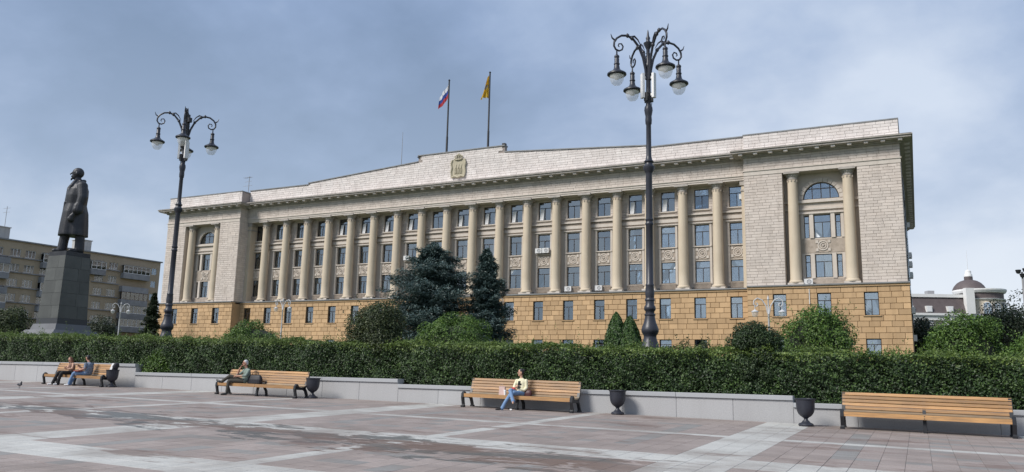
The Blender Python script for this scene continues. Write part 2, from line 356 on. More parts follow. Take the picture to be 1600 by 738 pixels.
def tile_mesh(kind):
    h=T/2-.003; c=.004; b=MB(); zf=lambda x,y:-.0113*x+.02*y
    vs=[]
    for hh,dz in ((h-c,0),(h,-c),(h,-.03)):
        for sx,sy in ((-1,-1),(1,-1),(1,1),(-1,1)): vs.append((sx*hh,sy*hh,zf(sx*hh,sy*hh)+dz))
    b.quadmesh(vs,[(0,1,2,3),(4,5,1,0),(5,6,2,1),(6,7,3,2),(7,4,0,3),(8,9,5,4),(9,10,6,5),(10,11,7,6),(11,8,4,7)])
    return b.mesh('tile',['tile_pink','tile_white','tile_grey'][kind])
TM=[tile_mesh(k) for k in range(3)]
def project(p):
    v=Vector(p); z=v.dot(fw); return (800+1250.76*v.dot(rt)/z, 369-1250.76*v.dot(up)/z, z)
cells=[]
for i in range(-141,40):
    for j in range(-43,27):
        x=JX+T*i; y=JY+T*j
        if y>25.0: continue
        px,py,z=project((x,y,gz(x,y))) if y>2 else (0,9e9,1)
        cells.append((x,y,tile_kind(i,j), z if (z>0 and -5<px<1605 and py<740) else 9e9))
cells.sort(key=lambda c:c[3])
hv=rng.uniform(-.0008,.0008,len(cells))
for k,(x,y,kd,z) in enumerate(cells[:300]): inst('tile',TM[kd],pave,(x,y,gz(x,y)+float(hv[k])))
V=[];mi=[]
h=T/2-.003
for k,(x,y,kd,z) in enumerate(cells[300:]):
    z0=gz(x,y)+hv[k+300]; q=[(x-h,y-h),(x+h,y-h),(x+h,y+h),(x-h,y+h)]; tp=[(a,b,z0-.0113*(a-x)+.02*(b-y)) for a,b in q]
    V.append(tp); mi.append(kd)
    for e in range(4):
        a,b=tp[e],tp[(e+1)%4]; V.append([(a[0],a[1],a[2]-.03),(b[0],b[1],b[2]-.03),b,a]); mi.append(kd)
me=quads_mesh('tile_field',np.array(V),['tile_pink','tile_white','tile_grey'],mi)
bm=bmesh.new(); bm.from_mesh(me); bmesh.ops.remove_doubles(bm,verts=bm.verts,dist=.0008); bm.to_mesh(me); bm.free()
o=inst('tile_field',me,pave,(0,0,0)); o['kind']='stuff'

# ------------------------------------------------------------------ low granite wall in stepped sections
WY=25.2
secs=[(-58,-31.65,.20,'leftmost, tallest stretch of grey granite planter wall behind the couple\'s bench'),(-31.65,-17.34,-.17,'grey granite planter wall behind the bench of the man in green shirt'),
      (-17.34,-3.35,-.36,'grey granite planter wall stretch behind the woman in cream blouse'),(-3.35,14,-.56,'rightmost, lowest stretch of grey granite planter wall behind the empty bench')]
for x0,x1,zt,lab in secs:
    r=empty('granite_wall',(0.5*(x0+x1),WY,gz(.5*(x0+x1),WY)),lab,'wall','granite planter wall sections')
    L=r.location; n=max(1,round((x1-x0)/1.75)); wd=(x1-x0)/n
    for k in range(n):
        a=x0+k*wd-L.x; b=a+wd
        MB().block(a+.004,b-.004,gz(x0,WY)-.4-L.z if False else -0.75,zt-.14-L.z,0,.30,.006).build('panel','granite_wall',r)
    mcap=MB(); 
    for k in range(max(1,round((x1-x0)/3.5))):
        nn=max(1,round((x1-x0)/3.5)); a=x0+k*(x1-x0)/nn-L.x; b=a+(x1-x0)/nn
        MB().block(a+.004,b-.004,zt-.137-L.z,zt-L.z,-.05,.42,.008).build('coping_slab','granite_cap',r)
    MB().box(x0-L.x+.02,x1-L.x-.02,.24,.36,-.75,zt-.15-L.z).build('core','mortar',r)

# ------------------------------------------------------------------ the government building
BX,BY,BG=-54.65,90.,1.3
gov=empty('government_building',(BX,BY,BG),'long pale stone administration building with giant columns on an ochre ground storey','building')
def gp_(mb,name,mats,smooth=False,kind=None):
    o=mb.build(name,mats,gov,(0,0,-BG),smooth)
    if kind: o['kind']=kind
    return o
def wall_holes(mb,x0,x1,z0,z1,y,holes,reveal):
    xs=sorted({x0,x1,*[h[0] for h in holes],*[h[1] for h in holes]}); zs=sorted({z0,z1,*[h[2] for h in holes],*[h[3] for h in holes]})
    for i in range(len(xs)-1):
        for j in range(len(zs)-1):
            cx=(xs[i]+xs[i+1])/2; cz=(zs[j]+zs[j+1])/2
            if any(h[0]<cx<h[1] and h[2]<cz<h[3] for h in holes): continue
            mb.quad((xs[i],y,zs[j]),(xs[i+1],y,zs[j]),(xs[i+1],y,zs[j+1]),(xs[i],y,zs[j+1]))
    for a,b,c,d in holes:
        for p in ([(a,c),(a,d)],[(a,d),(b,d)],[(b,d),(b,c)],[(b,c),(a,c)]):
            (p0,q0),(p1,q1)=p; mb.quad((p0,y,q0),(p1,y,q1),(p1,y+reveal,q1),(p0,y+reveal,q0))
def fill_courses(x0,x1,z0,z1,h,lmin,lmax,holes,seedv):
    r=random.Random(seedv); out=[]; n=round((z1-z0)/h); hh=(z1-z0)/n
    for k in range(n):
        a=z0+k*hh; b=a+hh; iv=[(x0,x1)]
        for H in holes:
            if H[2]<b-.05 and H[3]>a+.05:
                iv=[q for (p0,p1) in iv for q in ((p0,min(p1,H[0])),(max(p0,H[1]),p1)) if q[1]-q[0]>.06]
        for p0,p1 in iv:
            x=p0; first=True
            while x<p1-.01:
                L=r.uniform(lmin,lmax)
                if first and k%2: L*=.5
                first=False
                e=x+L
                if p1-e<lmin*.45: e=p1
                out.append((x,e,a,b)); x=e
    return out
PX0,PX1=38.3,54.2      # pavilion extent (mirrored)
YG=1.5; YP=-.15; YW=3.1; BAY=4.09
bays=[k*BAY for k in range(-9,10)]
# --- openings
gwin=[]   # ground storey windows (cx, z0, z1, width, y)
for x in bays: gwin.append((x,7.05,9.45,1.32,YG))
for s in (-1,1):
    for x in (41.7,46.2,50.75): gwin.append((s*x,7.05,9.45,1.36,YP))
bwin=[(x,2.9,4.65,1.4,YG) for x in bays]+[(s*x,2.9,4.65,1.4,YP) for s in (-1,1) for x in (41.7,46.2,50.75)]
hol=lambda L,y:[(c-w/2,c+w/2,a,b) for c,a,b,w,yy in L if yy==y]
# --- ground storey: backing wall + rusticated blocks
ZB=10.05
blocks=[]
for (x0,x1,y) in ((-PX0,PX0,YG),(PX0,PX1+.15,YP),(-PX1-.15,-PX0,YP)):
    H=[h for h in hol(gwin,y)+hol(bwin,y) if x0<h[0]<x1]
    mb=MB(); wall_holes(mb,x0,x1,BG,ZB,y+.06,H,.35); gp_(mb,'ground_storey_wall','ochre_joint')
    for b in fill_courses(x0,x1,ZB-.6*14,ZB,.6,1.0,1.25,H,int(x0*3)): blocks.append((*b,y))
# flat-arch voussoir fans over basement windows come with the courses; sort blocks by how large they show
blocks.sort(key=lambda b:-(b[1]-b[0])/math.hypot((b[0]+b[1])/2+BX,90) if b[2]>3.4 else 1)
meshes={}
for n_,b in enumerate(blocks[:300]):
    key=round((b[1]-b[0])/.05)*.05; key=max(key,.1)
    w_=b[1]-b[0]; kk=round(w_,2)
    if kk not in meshes: meshes[kk]=MB().block(-w_/2+.018,w_/2-.018,-.3+.02,.3-.02,0,.07,.02).mesh('stone_block','ochre')
    inst('stone_block',meshes[kk],gov,((b[0]+b[1])/2,b[4],(b[2]+b[3])/2-BG))
mb=MB()
for b in blocks[300:]: mb.block(b[0]+.018,b[1]-.018,b[2]+.02,b[3]-.02,b[4],.07,.02)
gp_(mb,'stone_block_field','ochre',kind='stuff')
mb=MB()   # side return wall of the ground storey and upper storeys (right flank)
mb.box(PX1-.25,PX1+.15,.3,54,BG,ZB)
gp_(mb,'flank_ground_wall','ochre_plain')
mb=MB(); mb.box(-PX1-.15,-PX1+.25,.3,54,BG,ZB); gp_(mb,'flank_ground_wall','ochre_plain')
for s in (-1,1):   # inner returns of the pavilions at ground level
    mb=MB(); x=s*PX0; mb.quad((x,YP+.06,BG),(x,YG+.1,BG),(x,YG+.1,ZB),(x,YP+.06,ZB)); gp_(mb,'pavilion_return','ochre_plain')
# belt course
for (x0,x1,y) in ((-PX0,PX0,YG),(PX0,PX1+.2,YP),(-PX1-.2,-PX0,YP)):
    mb=MB(); mb.box(x0,x1,y-.10,y+.6,ZB,10.28); gp_(mb,'belt_course','ochre_plain')
    mb=MB(); mb.box(x0-(.0),x1,y-.22,y+1.9,10.28,10.42); gp_(mb,'belt_ledge','metal_roof')
# --- windows
FR={}
def frame_mesh(w,h,style):
    k=(round(w,2),round(h,2),style)
    if k in FR: return FR[k]
    b=MB(); t=.075; y0,y1=0,.09; ht=h*.32
    b.box(-w/2,-w/2+t,y0,y1,0,h); b.box(w/2-t,w/2,y0,y1,0,h); b.box(-w/2+t,w/2-t,y0,y1,0,t); b.box(-w/2+t,w/2-t,y0,y1,h-t,h)
    P=[]
    if style=='T':
        b.box(-w/2+t,w/2-t,y0-.005,y1,h-ht-t/2,h-ht+t/2); b.box(-t/2,t/2,y0-.003,y1,t,h-ht-t/2)
        P=[(-w/2+t,w/2-t,h-ht+t/2,h-t),(-w/2+t,-t/2,t,h-ht-t/2),(t/2,w/2-t,t,h-ht-t/2)]
    elif style=='N':
        b.box(-w/2+t,w/2-t,y0-.005,y1,h-ht-t/2,h-ht+t/2); P=[(-w/2+t,w/2-t,h-ht+t/2,h-t),(-w/2+t,w/2-t,t,h-ht-t/2)]
    FR[k]=(b.mesh('window','frame'),P); return FR[k]
PM={}
def pane_mesh(w,h,matn='glass',th=.012):
    k=(round(w,2),round(h,2),matn)
    if k not in PM: PM[k]=MB().box(-w/2,w/2,0,th,-h/2,h/2).mesh('pane',matn)
    return PM[k]
RM={}
wr=random.Random(11)
def window(cx,z0,z1,w,y,style='T',curt=None,root=gov,zg=BG):
    h=z1-z0; me,P=frame_mesh(w,h,style)
    o=inst('window',me,root,(cx,y,z0-zg))
    for a,b,c,d in P: inst('pane',pane_mesh(b-a,d-c),o,((a+b)/2,.045,(c+d)/2),(rad(wr.gauss(0,.7)),0,rad(wr.gauss(0,.9))))
    k=(round(w,2),round(h,2))
    if k not in RM:
        b=MB(); d=.75; q=w/2+.02
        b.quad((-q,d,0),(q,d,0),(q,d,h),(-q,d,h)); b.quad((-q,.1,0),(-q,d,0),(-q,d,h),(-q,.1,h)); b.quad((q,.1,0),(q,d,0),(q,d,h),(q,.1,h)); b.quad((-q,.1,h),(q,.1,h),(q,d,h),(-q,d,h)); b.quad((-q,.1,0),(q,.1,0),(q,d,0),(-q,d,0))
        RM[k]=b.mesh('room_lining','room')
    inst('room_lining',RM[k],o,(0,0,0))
    for c in (curt or ()):
        if c=='blind_top': inst('blind',pane_mesh(w-.16,h*.30,'blind'),o,(0,.065,h*.83))
        elif c=='blind_full': inst('blind',pane_mesh(w-.16,h*.9,'blind'),o,(0,.062,h*.5))
        elif c in('curt_l','curt_r'):
            s=-1 if c=='curt_l' else 1; b=('c',round(w,1),round(h,1))
            if b not in PM:
                m2=MB(); n=9; ww=w*.42
                for q in range(n): 
                    x0=-ww/2+ww*q/n; x1=x0+ww/n; ya,yb=(.0,.05) if q%2 else (.05,.0)
                    m2.quad((x0,ya,-h*.45),(x1,yb,-h*.45),(x1,yb,h*.45),(x0,ya,h*.45))
                PM[b]=m2.mesh('curtain','curtain')
            inst('curtain',PM[b],o,(s*w*.26,.075,h*.5))
        elif c=='tilt':     # inward-tilted open sash, a white panel with the sky's reflection painted in
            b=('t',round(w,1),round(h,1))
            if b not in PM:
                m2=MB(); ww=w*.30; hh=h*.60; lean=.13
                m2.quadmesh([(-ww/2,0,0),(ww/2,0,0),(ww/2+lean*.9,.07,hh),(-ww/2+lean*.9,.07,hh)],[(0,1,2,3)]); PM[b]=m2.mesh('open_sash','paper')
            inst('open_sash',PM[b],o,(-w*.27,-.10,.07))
    return o
def rnd_curt(p=(.25,.25,.3,.1)):
    c=[]
    if wr.random()<p[0]: c.append('blind_top')
    if wr.random()<p[1]: c.append('curt_l')
    if wr.random()<p[2]: c.append('curt_r')
    if wr.random()<p[3]: c=['blind_full']
    return c
SM={}
def sill(cx,z,w,y,matn,h=.12,pr=.12):
    k=(round(w,2),matn,h,pr)
    if k not in SM: SM[k]=MB().box(-w/2,w/2,-pr,.2,-h,0).mesh('window_sill',matn)
    inst('window_sill',SM[k],gov,(cx,y,z-BG))
for c,a,b,w_,y in gwin:
    window(c,a,b,w_,y+.24,'T',rnd_curt((.5,.35,.4,.12))); sill(c,a,w_+.35,y-.0,'ochre_plain',.10,.10)
for c,a,b,w_,y in bwin: window(c,a,b,w_,y+.24,'T',rnd_curt((.5,.1,.1,.1)))
# --- middle wall with three window rows
rows=[(11.37,13.92,'low'),(15.72,18.25,'mid'),(20.12,22.55,'top')]
WU=1.72
H=[(x-WU/2,x+WU/2,a,b) for x in bays for a,b,_ in rows]
mb=MB(); wall_holes(mb,-PX0,PX0,10.4,23.2,YW,H,.30); gp_(mb,'middle_wall','stone_plain')
mb=MB()
for b in fill_courses(-PX0,PX0,19.75,22.85,.31,.5,.9,[(x-WU/2-.02,x+WU/2+.02,19.9,22.8) for x in bays],5): mb.block(b[0]+.015,b[1]-.015,b[2]+.012,b[3]-.012,YW-.05,.05,.01)
gp_(mb,'wall_stones','stone',kind='stuff')
for k,x in enumerate(bays):
    for a,b,rn in rows:
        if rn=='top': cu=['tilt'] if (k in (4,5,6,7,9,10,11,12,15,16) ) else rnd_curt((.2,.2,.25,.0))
        elif rn=='mid': cu=rnd_curt((.5,.45,.45,.15))
        else: cu=['blind_top']+rnd_curt((0,.5,.6,.25))
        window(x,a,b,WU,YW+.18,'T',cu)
# string courses, lintels, piers, spandrels
def lay(name,z0,z1,pr,matn='stone_trim'):
    mb=MB(); mb.box(-PX0+.02,PX0-.02,YW-pr,YW+.05,z0,z1); gp_(mb,name,matn)
lay('string_course',19.42,19.62,.30); lay('string_course',18.72,19.10,.20); lay('string_course',19.12,19.38,.10,'stone_carved'); lay('string_course',10.42,10.62,.12)
LM=MB(); LM.box(-1.3,1.3,-.26,.05,0,.14).box(-1.15,1.15,-.16,.05,-.10,0); LM=LM.mesh('lintel','stone_trim')
SILLU=MB().box(-1.12,1.12,-.20,.05,-.13,0).mesh('window_sill','stone_trim')
PI_=MB().box(-.13,.13,-.12,.05,0,7.1).mesh('pilaster_strip','stone_trim')
sp=MB(); sp.box(-.86,.86,-.05,.05,0,1.42); sp=sp.mesh('spandrel_panel','stone_carved')
md=MB()
def ring(mb,R,r,y,cz,n=20,q=8,sx=1.):
    for i in range(n):
        a0=2*PI*i/n;a1=2*PI*(i+1)/n
        for j in range(q):
            b0=2*PI*j/q;b1=2*PI*(j+1)/q
            f=lambda a,b:((R+r*math.cos(b))*math.cos(a)*sx,y-r*math.sin(b)*.8,cz+(R+r*math.cos(b))*math.sin(a))
            mb.quad(f(a0,b0),f(a1,b0),f(a1,b1),f(a0,b1))
ring(md,.50,.075,0,0,20,6); ring(md,.30,.06,0,0,14,6)
for k in range(5):
    a=2*PI*k/5+PI/2; c,s_=math.cos(a),math.sin(a); md.quadmesh([(0,-.12,0),(.22*c,-.05,.22*s_),(.1*math.cos(a+.6),-.03,.1*math.sin(a+.6)),(.1*math.cos(a-.6),-.03,.1*math.sin(a-.6))],[(0,2,1),(0,1,3)])
for s in (-1,1):
    for t in (-1,1):
        md.box(s*.62-.14,s*.62+.14,-.05,.02,t*.45-.16,t*.45+.16)
md=md.mesh('medallion','stone_trim')
bl=MB(); bl.box(-.98,.98,-.02,.05,0,.68)
for k in range(15): bl.box(-.9+.128*k-.035,-.9+.128*k+.035,-.12,-.021,.06,.62)
bl.box(-.98,.98,-.14,.0,.62,.72); bl=bl.mesh('sill_grille','stone_carved')
for x in bays:
    inst('lintel',LM,gov,(x,YW,18.38-BG)); inst('window_sill',SILLU,gov,(x,YW,20.10-BG)); inst('window_sill',SILLU,gov,(x,YW,15.70-BG))
    for s in (-1,1): inst('pilaster_strip',PI_,gov,(x+s*1.02,YW,11.2-BG))
    p=inst('spandrel_panel',sp,gov,(x,YW,14.1-BG)); inst('medallion',md,p,(0,-.06,.71))
    inst('sill_grille',bl,gov,(x,YW,10.62-BG))
# columns
def col_mesh(r,h):
    pr=[(r*1.22,0),(r*1.25,.12),(r*1.18,.22),(r*1.06,.28),(r*1.04,.4)]
    for i in range(9):
        t=i/8; pr.append((r*(1.0-.15*t**1.6),.45+t*(h-.45)))
    return MB().lathe(pr,28).mesh('column','column',True)
def cap_mesh(r):
    b=MB(); b.lathe([(r*.86,-.35),(r*.93,-.33),(r*.93,-.27),(r*.87,-.25),(r*.9,-.08),(r*1.1,.1),(r*1.22,.22)],28)
    for k in range(16):
        a=2*PI*k/16; b.box(r*.98*math.cos(a)-.06,r*.98*math.cos(a)+.06,r*.98*math.sin(a)-.06,r*.98*math.sin(a)+.06,-.02,.2)
    b.box(-r*1.38,r*1.38,-r*1.38,r*1.38,.22,.42); b.box(-r*1.28,r*1.28,-r*1.28,r*1.28,.42,.5); return b.mesh('capital','cornice',False)
def drops_mesh(r):
    b=MB()
    for k in range(10):
        a=2*PI*k/10+.2; x,y=r*.87*math.cos(a),r*.87*math.sin(a); b.box(x-.06,x+.06,y-.06,y+.06,-.62,-.4)
    return b.mesh('capital_drop','stone_carved')
CM=col_mesh(.60,11.85); CAPM=cap_mesh(.60); DM=drops_mesh(.60); PLM=MB().box(-.82,.82,-.62,.62,0,.24).mesh('plinth','stone_trim')
FLM=MB().box(-.16,.16,-.12,.12,0,.18).box(-.05,.05,-.05,.05,-.05,0).mesh('floodlight','iron_bench')
def column(x,y,z):
    c=inst('column',CM,gov,(x,y,z-BG)); inst('plinth',PLM,c,(0,0,-.24)); inst('capital',CAPM,c,(0,0,11.80)); inst('capital_drop',DM,c,(0,0,11.82))['kind']='stuff'
for k in range(18):
    x=(k-8.5)*BAY; column(x,YG+.72,10.66)
    inst('floodlight',FLM,gov,(x+1.3,YG-.10,10.44-BG))
for s in (-1,1):   # end pilasters against the pavilions
    mb=MB(); mb.box(s*37.95-.35,s*37.95+.33,YG+.35,YW,10.45,22.3); gp_(mb,'pilaster','column')
    mb=MB(); mb.box(s*37.9-.45,s*37.9+.38,YG+.22,YW,22.3,22.82).box(s*37.9-.38,s*37.9+.38,YG+.28,YW,21.6,21.8); gp_(mb,'pilaster_capital','cornice')
# entablature of the middle
YE=YG+.10
mb=MB(); mb.box(-PX0,PX0,YE+.02,YW+.4,22.84,23.05).box(-PX0,PX0,YE-.04,YW+.4,23.05,23.30); gp_(mb,'architrave','stone_trim')
mb=MB(); mb.box(-PX0,PX0,YE-.13,YW+.4,23.30,23.40); gp_(mb,'architrave_fillet','stone_trim')
mb=MB(); mb.box(-PX0,PX0,YE+.06,YW+.4,23.40,25.3); gp_(mb,'frieze','mortar')
mb=MB()
for b in fill_courses(-PX0,PX0,23.41,25.15,.29,.6,1.1,[],8): mb.block(b[0]+.009,b[1]-.009,b[2]+.010,b[3]-.012,YE+random.uniform(-.012,.004),.07,.01)
gp_(mb,'frieze_stones','stone',kind='stuff')
def cornice(x0,x1,y0,y1,zb,exL,exR,nm):
    mb=MB()
    for pr,a,b in ((.25,zb,zb+.16),(.45,zb+.16,zb+.30),(1.15,zb+.34,zb+.56),(1.28,zb+.56,zb+.66),(1.18,zb+.66,zb+.72)):
        mb.box(x0-pr*exL,x1+pr*exR,y0-pr,y1,a,b)
    mb.box(x0-1.05*exL,x1+1.05*exR,y0-1.05,y1,zb+.30,zb+.345)
    gp_(mb,'cornice','cornice')
    mb=MB(); x=x0-exL*.8+.4
    while x<x1+exR*.8-.3:
        mb.box(x,x+.42,y0-.98,y0-.46,zb+.12,zb+.298); x+=1.62
    if exR:
        y=y0+1
        while y<y1: mb.box(x1+.46,x1+.98,y,y+.42,zb+.12,zb+.298); y+=1.62
    gp_(mb,'modillion_row','stone_parapet',kind='stuff')
    mb=MB()
    mb.quadmesh([(x0-1.2*exL,y0-1.22,zb+.722),(x1+1.2*exR,y0-1.22,zb+.722),(x1,y0+.05,zb+1.02),(x0,y0+.05,zb+1.02)],[(0,1,2,3)])
    if exR: mb.quad((x1+1.2,y0-1.22,zb+.722),(x1+1.2,y1,zb+.722),(x1,y1,zb+1.02),(x1,y0+.05,zb+1.02))
    if exL: mb.quad((x0-1.2,y1,zb+.722),(x0-1.2,y0-1.22,zb+.722),(x0,y0+.05,zb+1.02),(x0,y1,zb+1.02))
    gp_(mb,'cornice_flashing','stone_parapet')
cornice(-PX0,PX0,YE+.02,YW+6,25.15,0,0,'m')
# middle parapet with the low stepped gable
YPm=YE+.12
out=[(-PX0,26.0),(PX0,26.0),(PX0,27.98),(26.6,27.98),(26.6,28.22),(6.85,29.55),(6.85,30.42),(-6.85,30.42),(-6.85,29.55),(-26.6,28.22),(-26.6,27.98),(-PX0,27.98)]
mb=MB(); mb.prism(out,YPm+.06,YPm+.75); gp_(mb,'parapet','mortar')
def toph(x):
    x=abs(x)
    return 30.42 if x<6.85 else (27.98 if x>26.6 else 28.22+(26.6-x)/(26.6-6.85)*1.33)
mb=MB()
for b in fill_courses(-PX0,PX0,26.0,30.42,.316,.7,1.3,[],9):
    t=min(toph(b[0]+.05),toph(b[1]-.05))
    if b[2]>t-.08: continue
    if (b[0]<-6.85<b[1] or b[0]<6.85<b[1]) and b[3]>29.5: continue
    mb.block(b[0]+.009,b[1]-.009,b[2]+.010,min(b[3],t)-.012,YPm+random.uniform(-.02,.006),.08,.012)
gp_(mb,'parapet_stones','stone_parapet',kind='stuff')
mb=MB()
segs=[(-PX0,-26.6,27.98,27.98),(-26.6,-6.85,28.22,29.55),(-6.9,6.9,30.42,30.42),(6.85,26.6,29.55,28.22),(26.6,PX0,27.98,27.98)]
for a,b,za,zb in segs:
    mb.quadmesh([(a,YPm-.12,za),(b,YPm-.12,zb),(b,YPm+.85,zb),(a,YPm+.85,za),(a,YPm-.12,za+.13),(b,YPm-.12,zb+.13),(b,YPm+.85,zb+.2),(a,YPm+.85,za+.2)],[(0,3,2,1),(4,5,6,7),(0,1,5,4),(1,2,6,5),(2,3,7,6),(3,0,4,7)])
gp_(mb,'parapet_coping','metal_roof')
mb=MB(); mb.box(6.5,6.95,YPm-.1,YPm+.4,30.55,30.8).box(-6.95,-6.7,YPm-.1,YPm+.4,30.2,30.35); gp_(mb,'roof_floodlight','iron_bench')
# coat of arms on the gable
cr=MB()
cr.prism([(-.95,-1.25),(-.75,-1.45),(.75,-1.45),(.95,-1.25),(1.0,.9),(.85,1.15),(-.85,1.15),(-1.0,.9)],-.10,.05)
for s in (-1,1):
    cr.tube([(s*1.0,-.12,-1.3),(s*1.12,-.14,-.6),(s*1.02,-.14,.0),(s*1.15,-.14,.6),(s*.95,-.12,1.1)],.12,8); cr.box(s*1.12-.1,s*1.12+.1,-.2,.0,.28,.5)
cr.tube([(-1.0,-.15,-1.4),(-.5,-.2,-1.25),(0,-.2,-1.45),(.5,-.2,-1.25),(1.0,-.15,-1.4)],.13,8)
for x in (-.42,0,.42):
    cr.quadmesh([(x-.16,-.12,-.95),(x+.16,-.12,-.95),(x+.05,-.16,-.1),(x-.05,-.16,-.1),(x+.17,-.13,.45),(x-.17,-.13,.45)],[(0,1,2,3),(3,2,4,5)]); cr.box(x-.09,x+.09,-.22,-.1,-.2,0); cr.box(x-.14,x-.05,-.2,-.1,-.9,-.25).box(x+.05,x+.14,-.2,-.1,-.9,-.25)
cr.tube([(-.62,-.15,1.2),(-.3,-.2,1.05),(.3,-.2,1.05),(.62,-.15,1.2)],.1,8)
for s in (-1,-.5,0,.5,1): cr.tube([(s*.5,-.1,1.2),(s*.62,-.12,1.5),(s*.2,-.12,1.78)],.07,6)
cr.lathe([(.09,1.75),(.12,1.85),(.07,1.95),(.02,2.0)],8,(0,-.1,0))
gp_(cr,'coat_of_arms','crest',True).location=(-.15,YPm-.03,28.15-BG)
# roof slab behind
mb=MB(); mb.box(-PX1+1,PX1-1,YW+.6,53,24.6,26.6); gp_(mb,'roof','metal_roof')
# --- pavilions
for s in (-1,1):
    x0,x1=(PX0,PX1) if s>0 else (-PX1,-PX0); cx=s*46.2
    rx0,rx1=cx-3.82,cx+3.82; rz1=22.86; yr=1.35
    mb=MB()
    mb.box(x0,rx0,.06,4,10.4,24.95).box(rx1,x1,.06,4,10.4,24.95).box(rx0,rx1,.06,4,rz1,24.95); gp_(mb,'pavilion_wall','mortar')
    mb=MB(); bl_=[]
    for (a,b,z0,z1) in ((x0,rx0,10.42,22.86),(rx1,x1,10.42,22.86)): bl_+=fill_courses(a,b,z0,z1,.315,.65,1.25,[],int(a*7))
    bl_+=fill_courses(x0,x1,23.50,24.95,.29,.8,1.3,[],int(x0))
    for b in bl_: mb.block(b[0]+.009,b[1]-.009,b[2]+.011,b[3]-.011,random.uniform(-.018,.008),.07,.012)
    # inner return stones (seen on the left pavilion's right side)
    gp_(mb,'wall_stones','stone',kind='stuff')
    mb=MB(); xi=x1 if s<0 else x0; sg=1 if s<0 else -1
    for b in fill_courses(.0,3.0,10.42,24.95,.315,.65,1.25,[],77):
        ya,yb=b[0]+.014,b[1]-.014; mb.box(min(xi,xi+sg*.05),max(xi,xi+sg*.05),ya,yb,b[2]+.013,b[3]-.013)
    gp_(mb,'return_stones','stone',kind='stuff')
    mb=MB(); mb.box(x0-.03,x1+.03,-.05,.5,22.88,23.36).box(x0-.12,x1+.12,-.13,.5,23.36,23.48); gp_(mb,'architrave','stone_trim')
    # recess with two columns and three storeys of windows
    yb=yr; AR=1.86; az=19.95
    H=[(cx-.86,cx+.86,11.3,13.85),(cx-.86,cx+.86,15.62,18.2)]+[(cx+t*1.6-.27,cx+t*1.6+.27,z,z+2.5) for t in (-1,1) for z in (11.3,15.65)]
    mb=MB(); wall_holes(mb,rx0,rx1,10.4,az,yb,H,.3)
    n=24   # wall above spring line with a semicircular opening
    arc=[(cx-AR*math.cos(PI*k/n),az+AR*math.sin(PI*k/n)) for k in range(n+1)]
    for k in range(n):
        (xa,za),(xb,zb)=arc[k],arc[k+1]; mb.quad((xa,yb,za),(xb,yb,zb),(xb,yb,22.9),(xa,yb,22.9)); mb.quad((xa,yb,za),(xb,yb,zb),(xb,yb+.3,zb),(xa,yb+.3,za))
    mb.quad((rx0,yb,az),(cx-AR,yb,az),(cx-AR,yb,22.9),(rx0,yb,22.9)); mb.quad((cx+AR,yb,az),(rx1,yb,az),(rx1,yb,22.9),(cx+AR,yb,22.9))
    gp_(mb,'recess_wall','stone_plain')
    mb=MB(); e_=.012
    mb.box(rx0+.001,rx0+e_,.07,yb-.002,10.43,rz1-.02).box(rx1-e_,rx1-.001,.07,yb-.002,10.43,rz1-.02).box(rx0+e_+.001,rx1-e_-.001,.07,yb-.002,rz1-e_,rz1-.001); gp_(mb,'recess_reveal','stone_plain')
    mb=MB()
    for k in range(13):      # archivolt stones
        a0=PI*k/13+.012; a1=PI*(k+1)/13-.012; r0,r1=AR+.02,AR+.46
        q=[(cx-r0*math.cos(a0),az+r0*math.sin(a0)),(cx-r0*math.cos(a1),az+r0*math.sin(a1)),(cx-r1*math.cos(a1),az+r1*math.sin(a1)),(cx-r1*math.cos(a0),az+r1*math.sin(a0))]
        o=MB().prism(q,yb-.10,yb).build('arch_stone','stone_trim',gov,(0,0,-BG))
    mb=MB(); mb.box(rx0,rx1,yb-.25,yb,19.55,19.85).box(rx0,rx1,yb-.18,yb,18.75,18.95).box(rx0+1,rx1-1,yb-.22,yb,18.30,18.48); gp_(mb,'string_course','stone_trim')
    for t in (-1,1):
        for z in (11.2,15.6):
            gp_(MB().box(cx+t*1.09-.20,cx+t*1.09+.20,yb-.14,yb-.001,z,z+2.7),'window_pier','stone_trim'); gp_(MB().box(cx+t*2.05-.14,cx+t*2.05+.14,yb-.10,yb-.001,z,z+2.7),'window_pier','stone_trim')
    p=MB().box(-2.2,2.2,-.04,.0,0,1.5).build('spandrel_panel','stone_carved',gov,(cx,yb,14.0-BG)); inst('medallion',md,p,(0,-.06,.75))
    MB().box(-2.2,2.2,-.06,.0,0,.72).build('sill_grille','stone_carved',gov,(cx,yb,10.5-BG))
    for z,h in ((11.3,2.55),(15.62,2.58)):
        window(cx,z,z+h,1.72,yb+.18,'T',['curt_l','curt_r'] if z<12 else ['blind_full'] if s>0 else rnd_curt())
        for t in (-1,1): window(cx+t*1.6,z+.02,z+2.5,.54,yb+.18,'N',[])
    # arched window
    b=MB(); t_=.09; n=20
    for k in range(n):
        a0=PI*k/n;a1=PI*(k+1)/n; q=[(-(AR-t_)*math.cos(a0),(AR-t_)*math.sin(a0)),(-(AR-t_)*math.cos(a1),(AR-t_)*math.sin(a1)),(-AR*math.cos(a1),AR*math.sin(a1)),(-AR*math.cos(a0),AR*math.sin(a0))]; b.prism(q,0,.09)
    b.box(-AR,AR,-.004,.09,0,t_)
    for xx in (-.92,0,.92): b.box(xx-.045,xx+.045,-.002,.088,t_,math.sqrt(AR*AR-xx*xx)-.05)
    b.box(-1.3,1.3,-.006,.086,1.15,1.23)
    o=b.build('arched_window','frame',gov,(cx,yb+.18,az-BG))
    xs=[-AR+.08,-.92,0,.92,AR-.08]
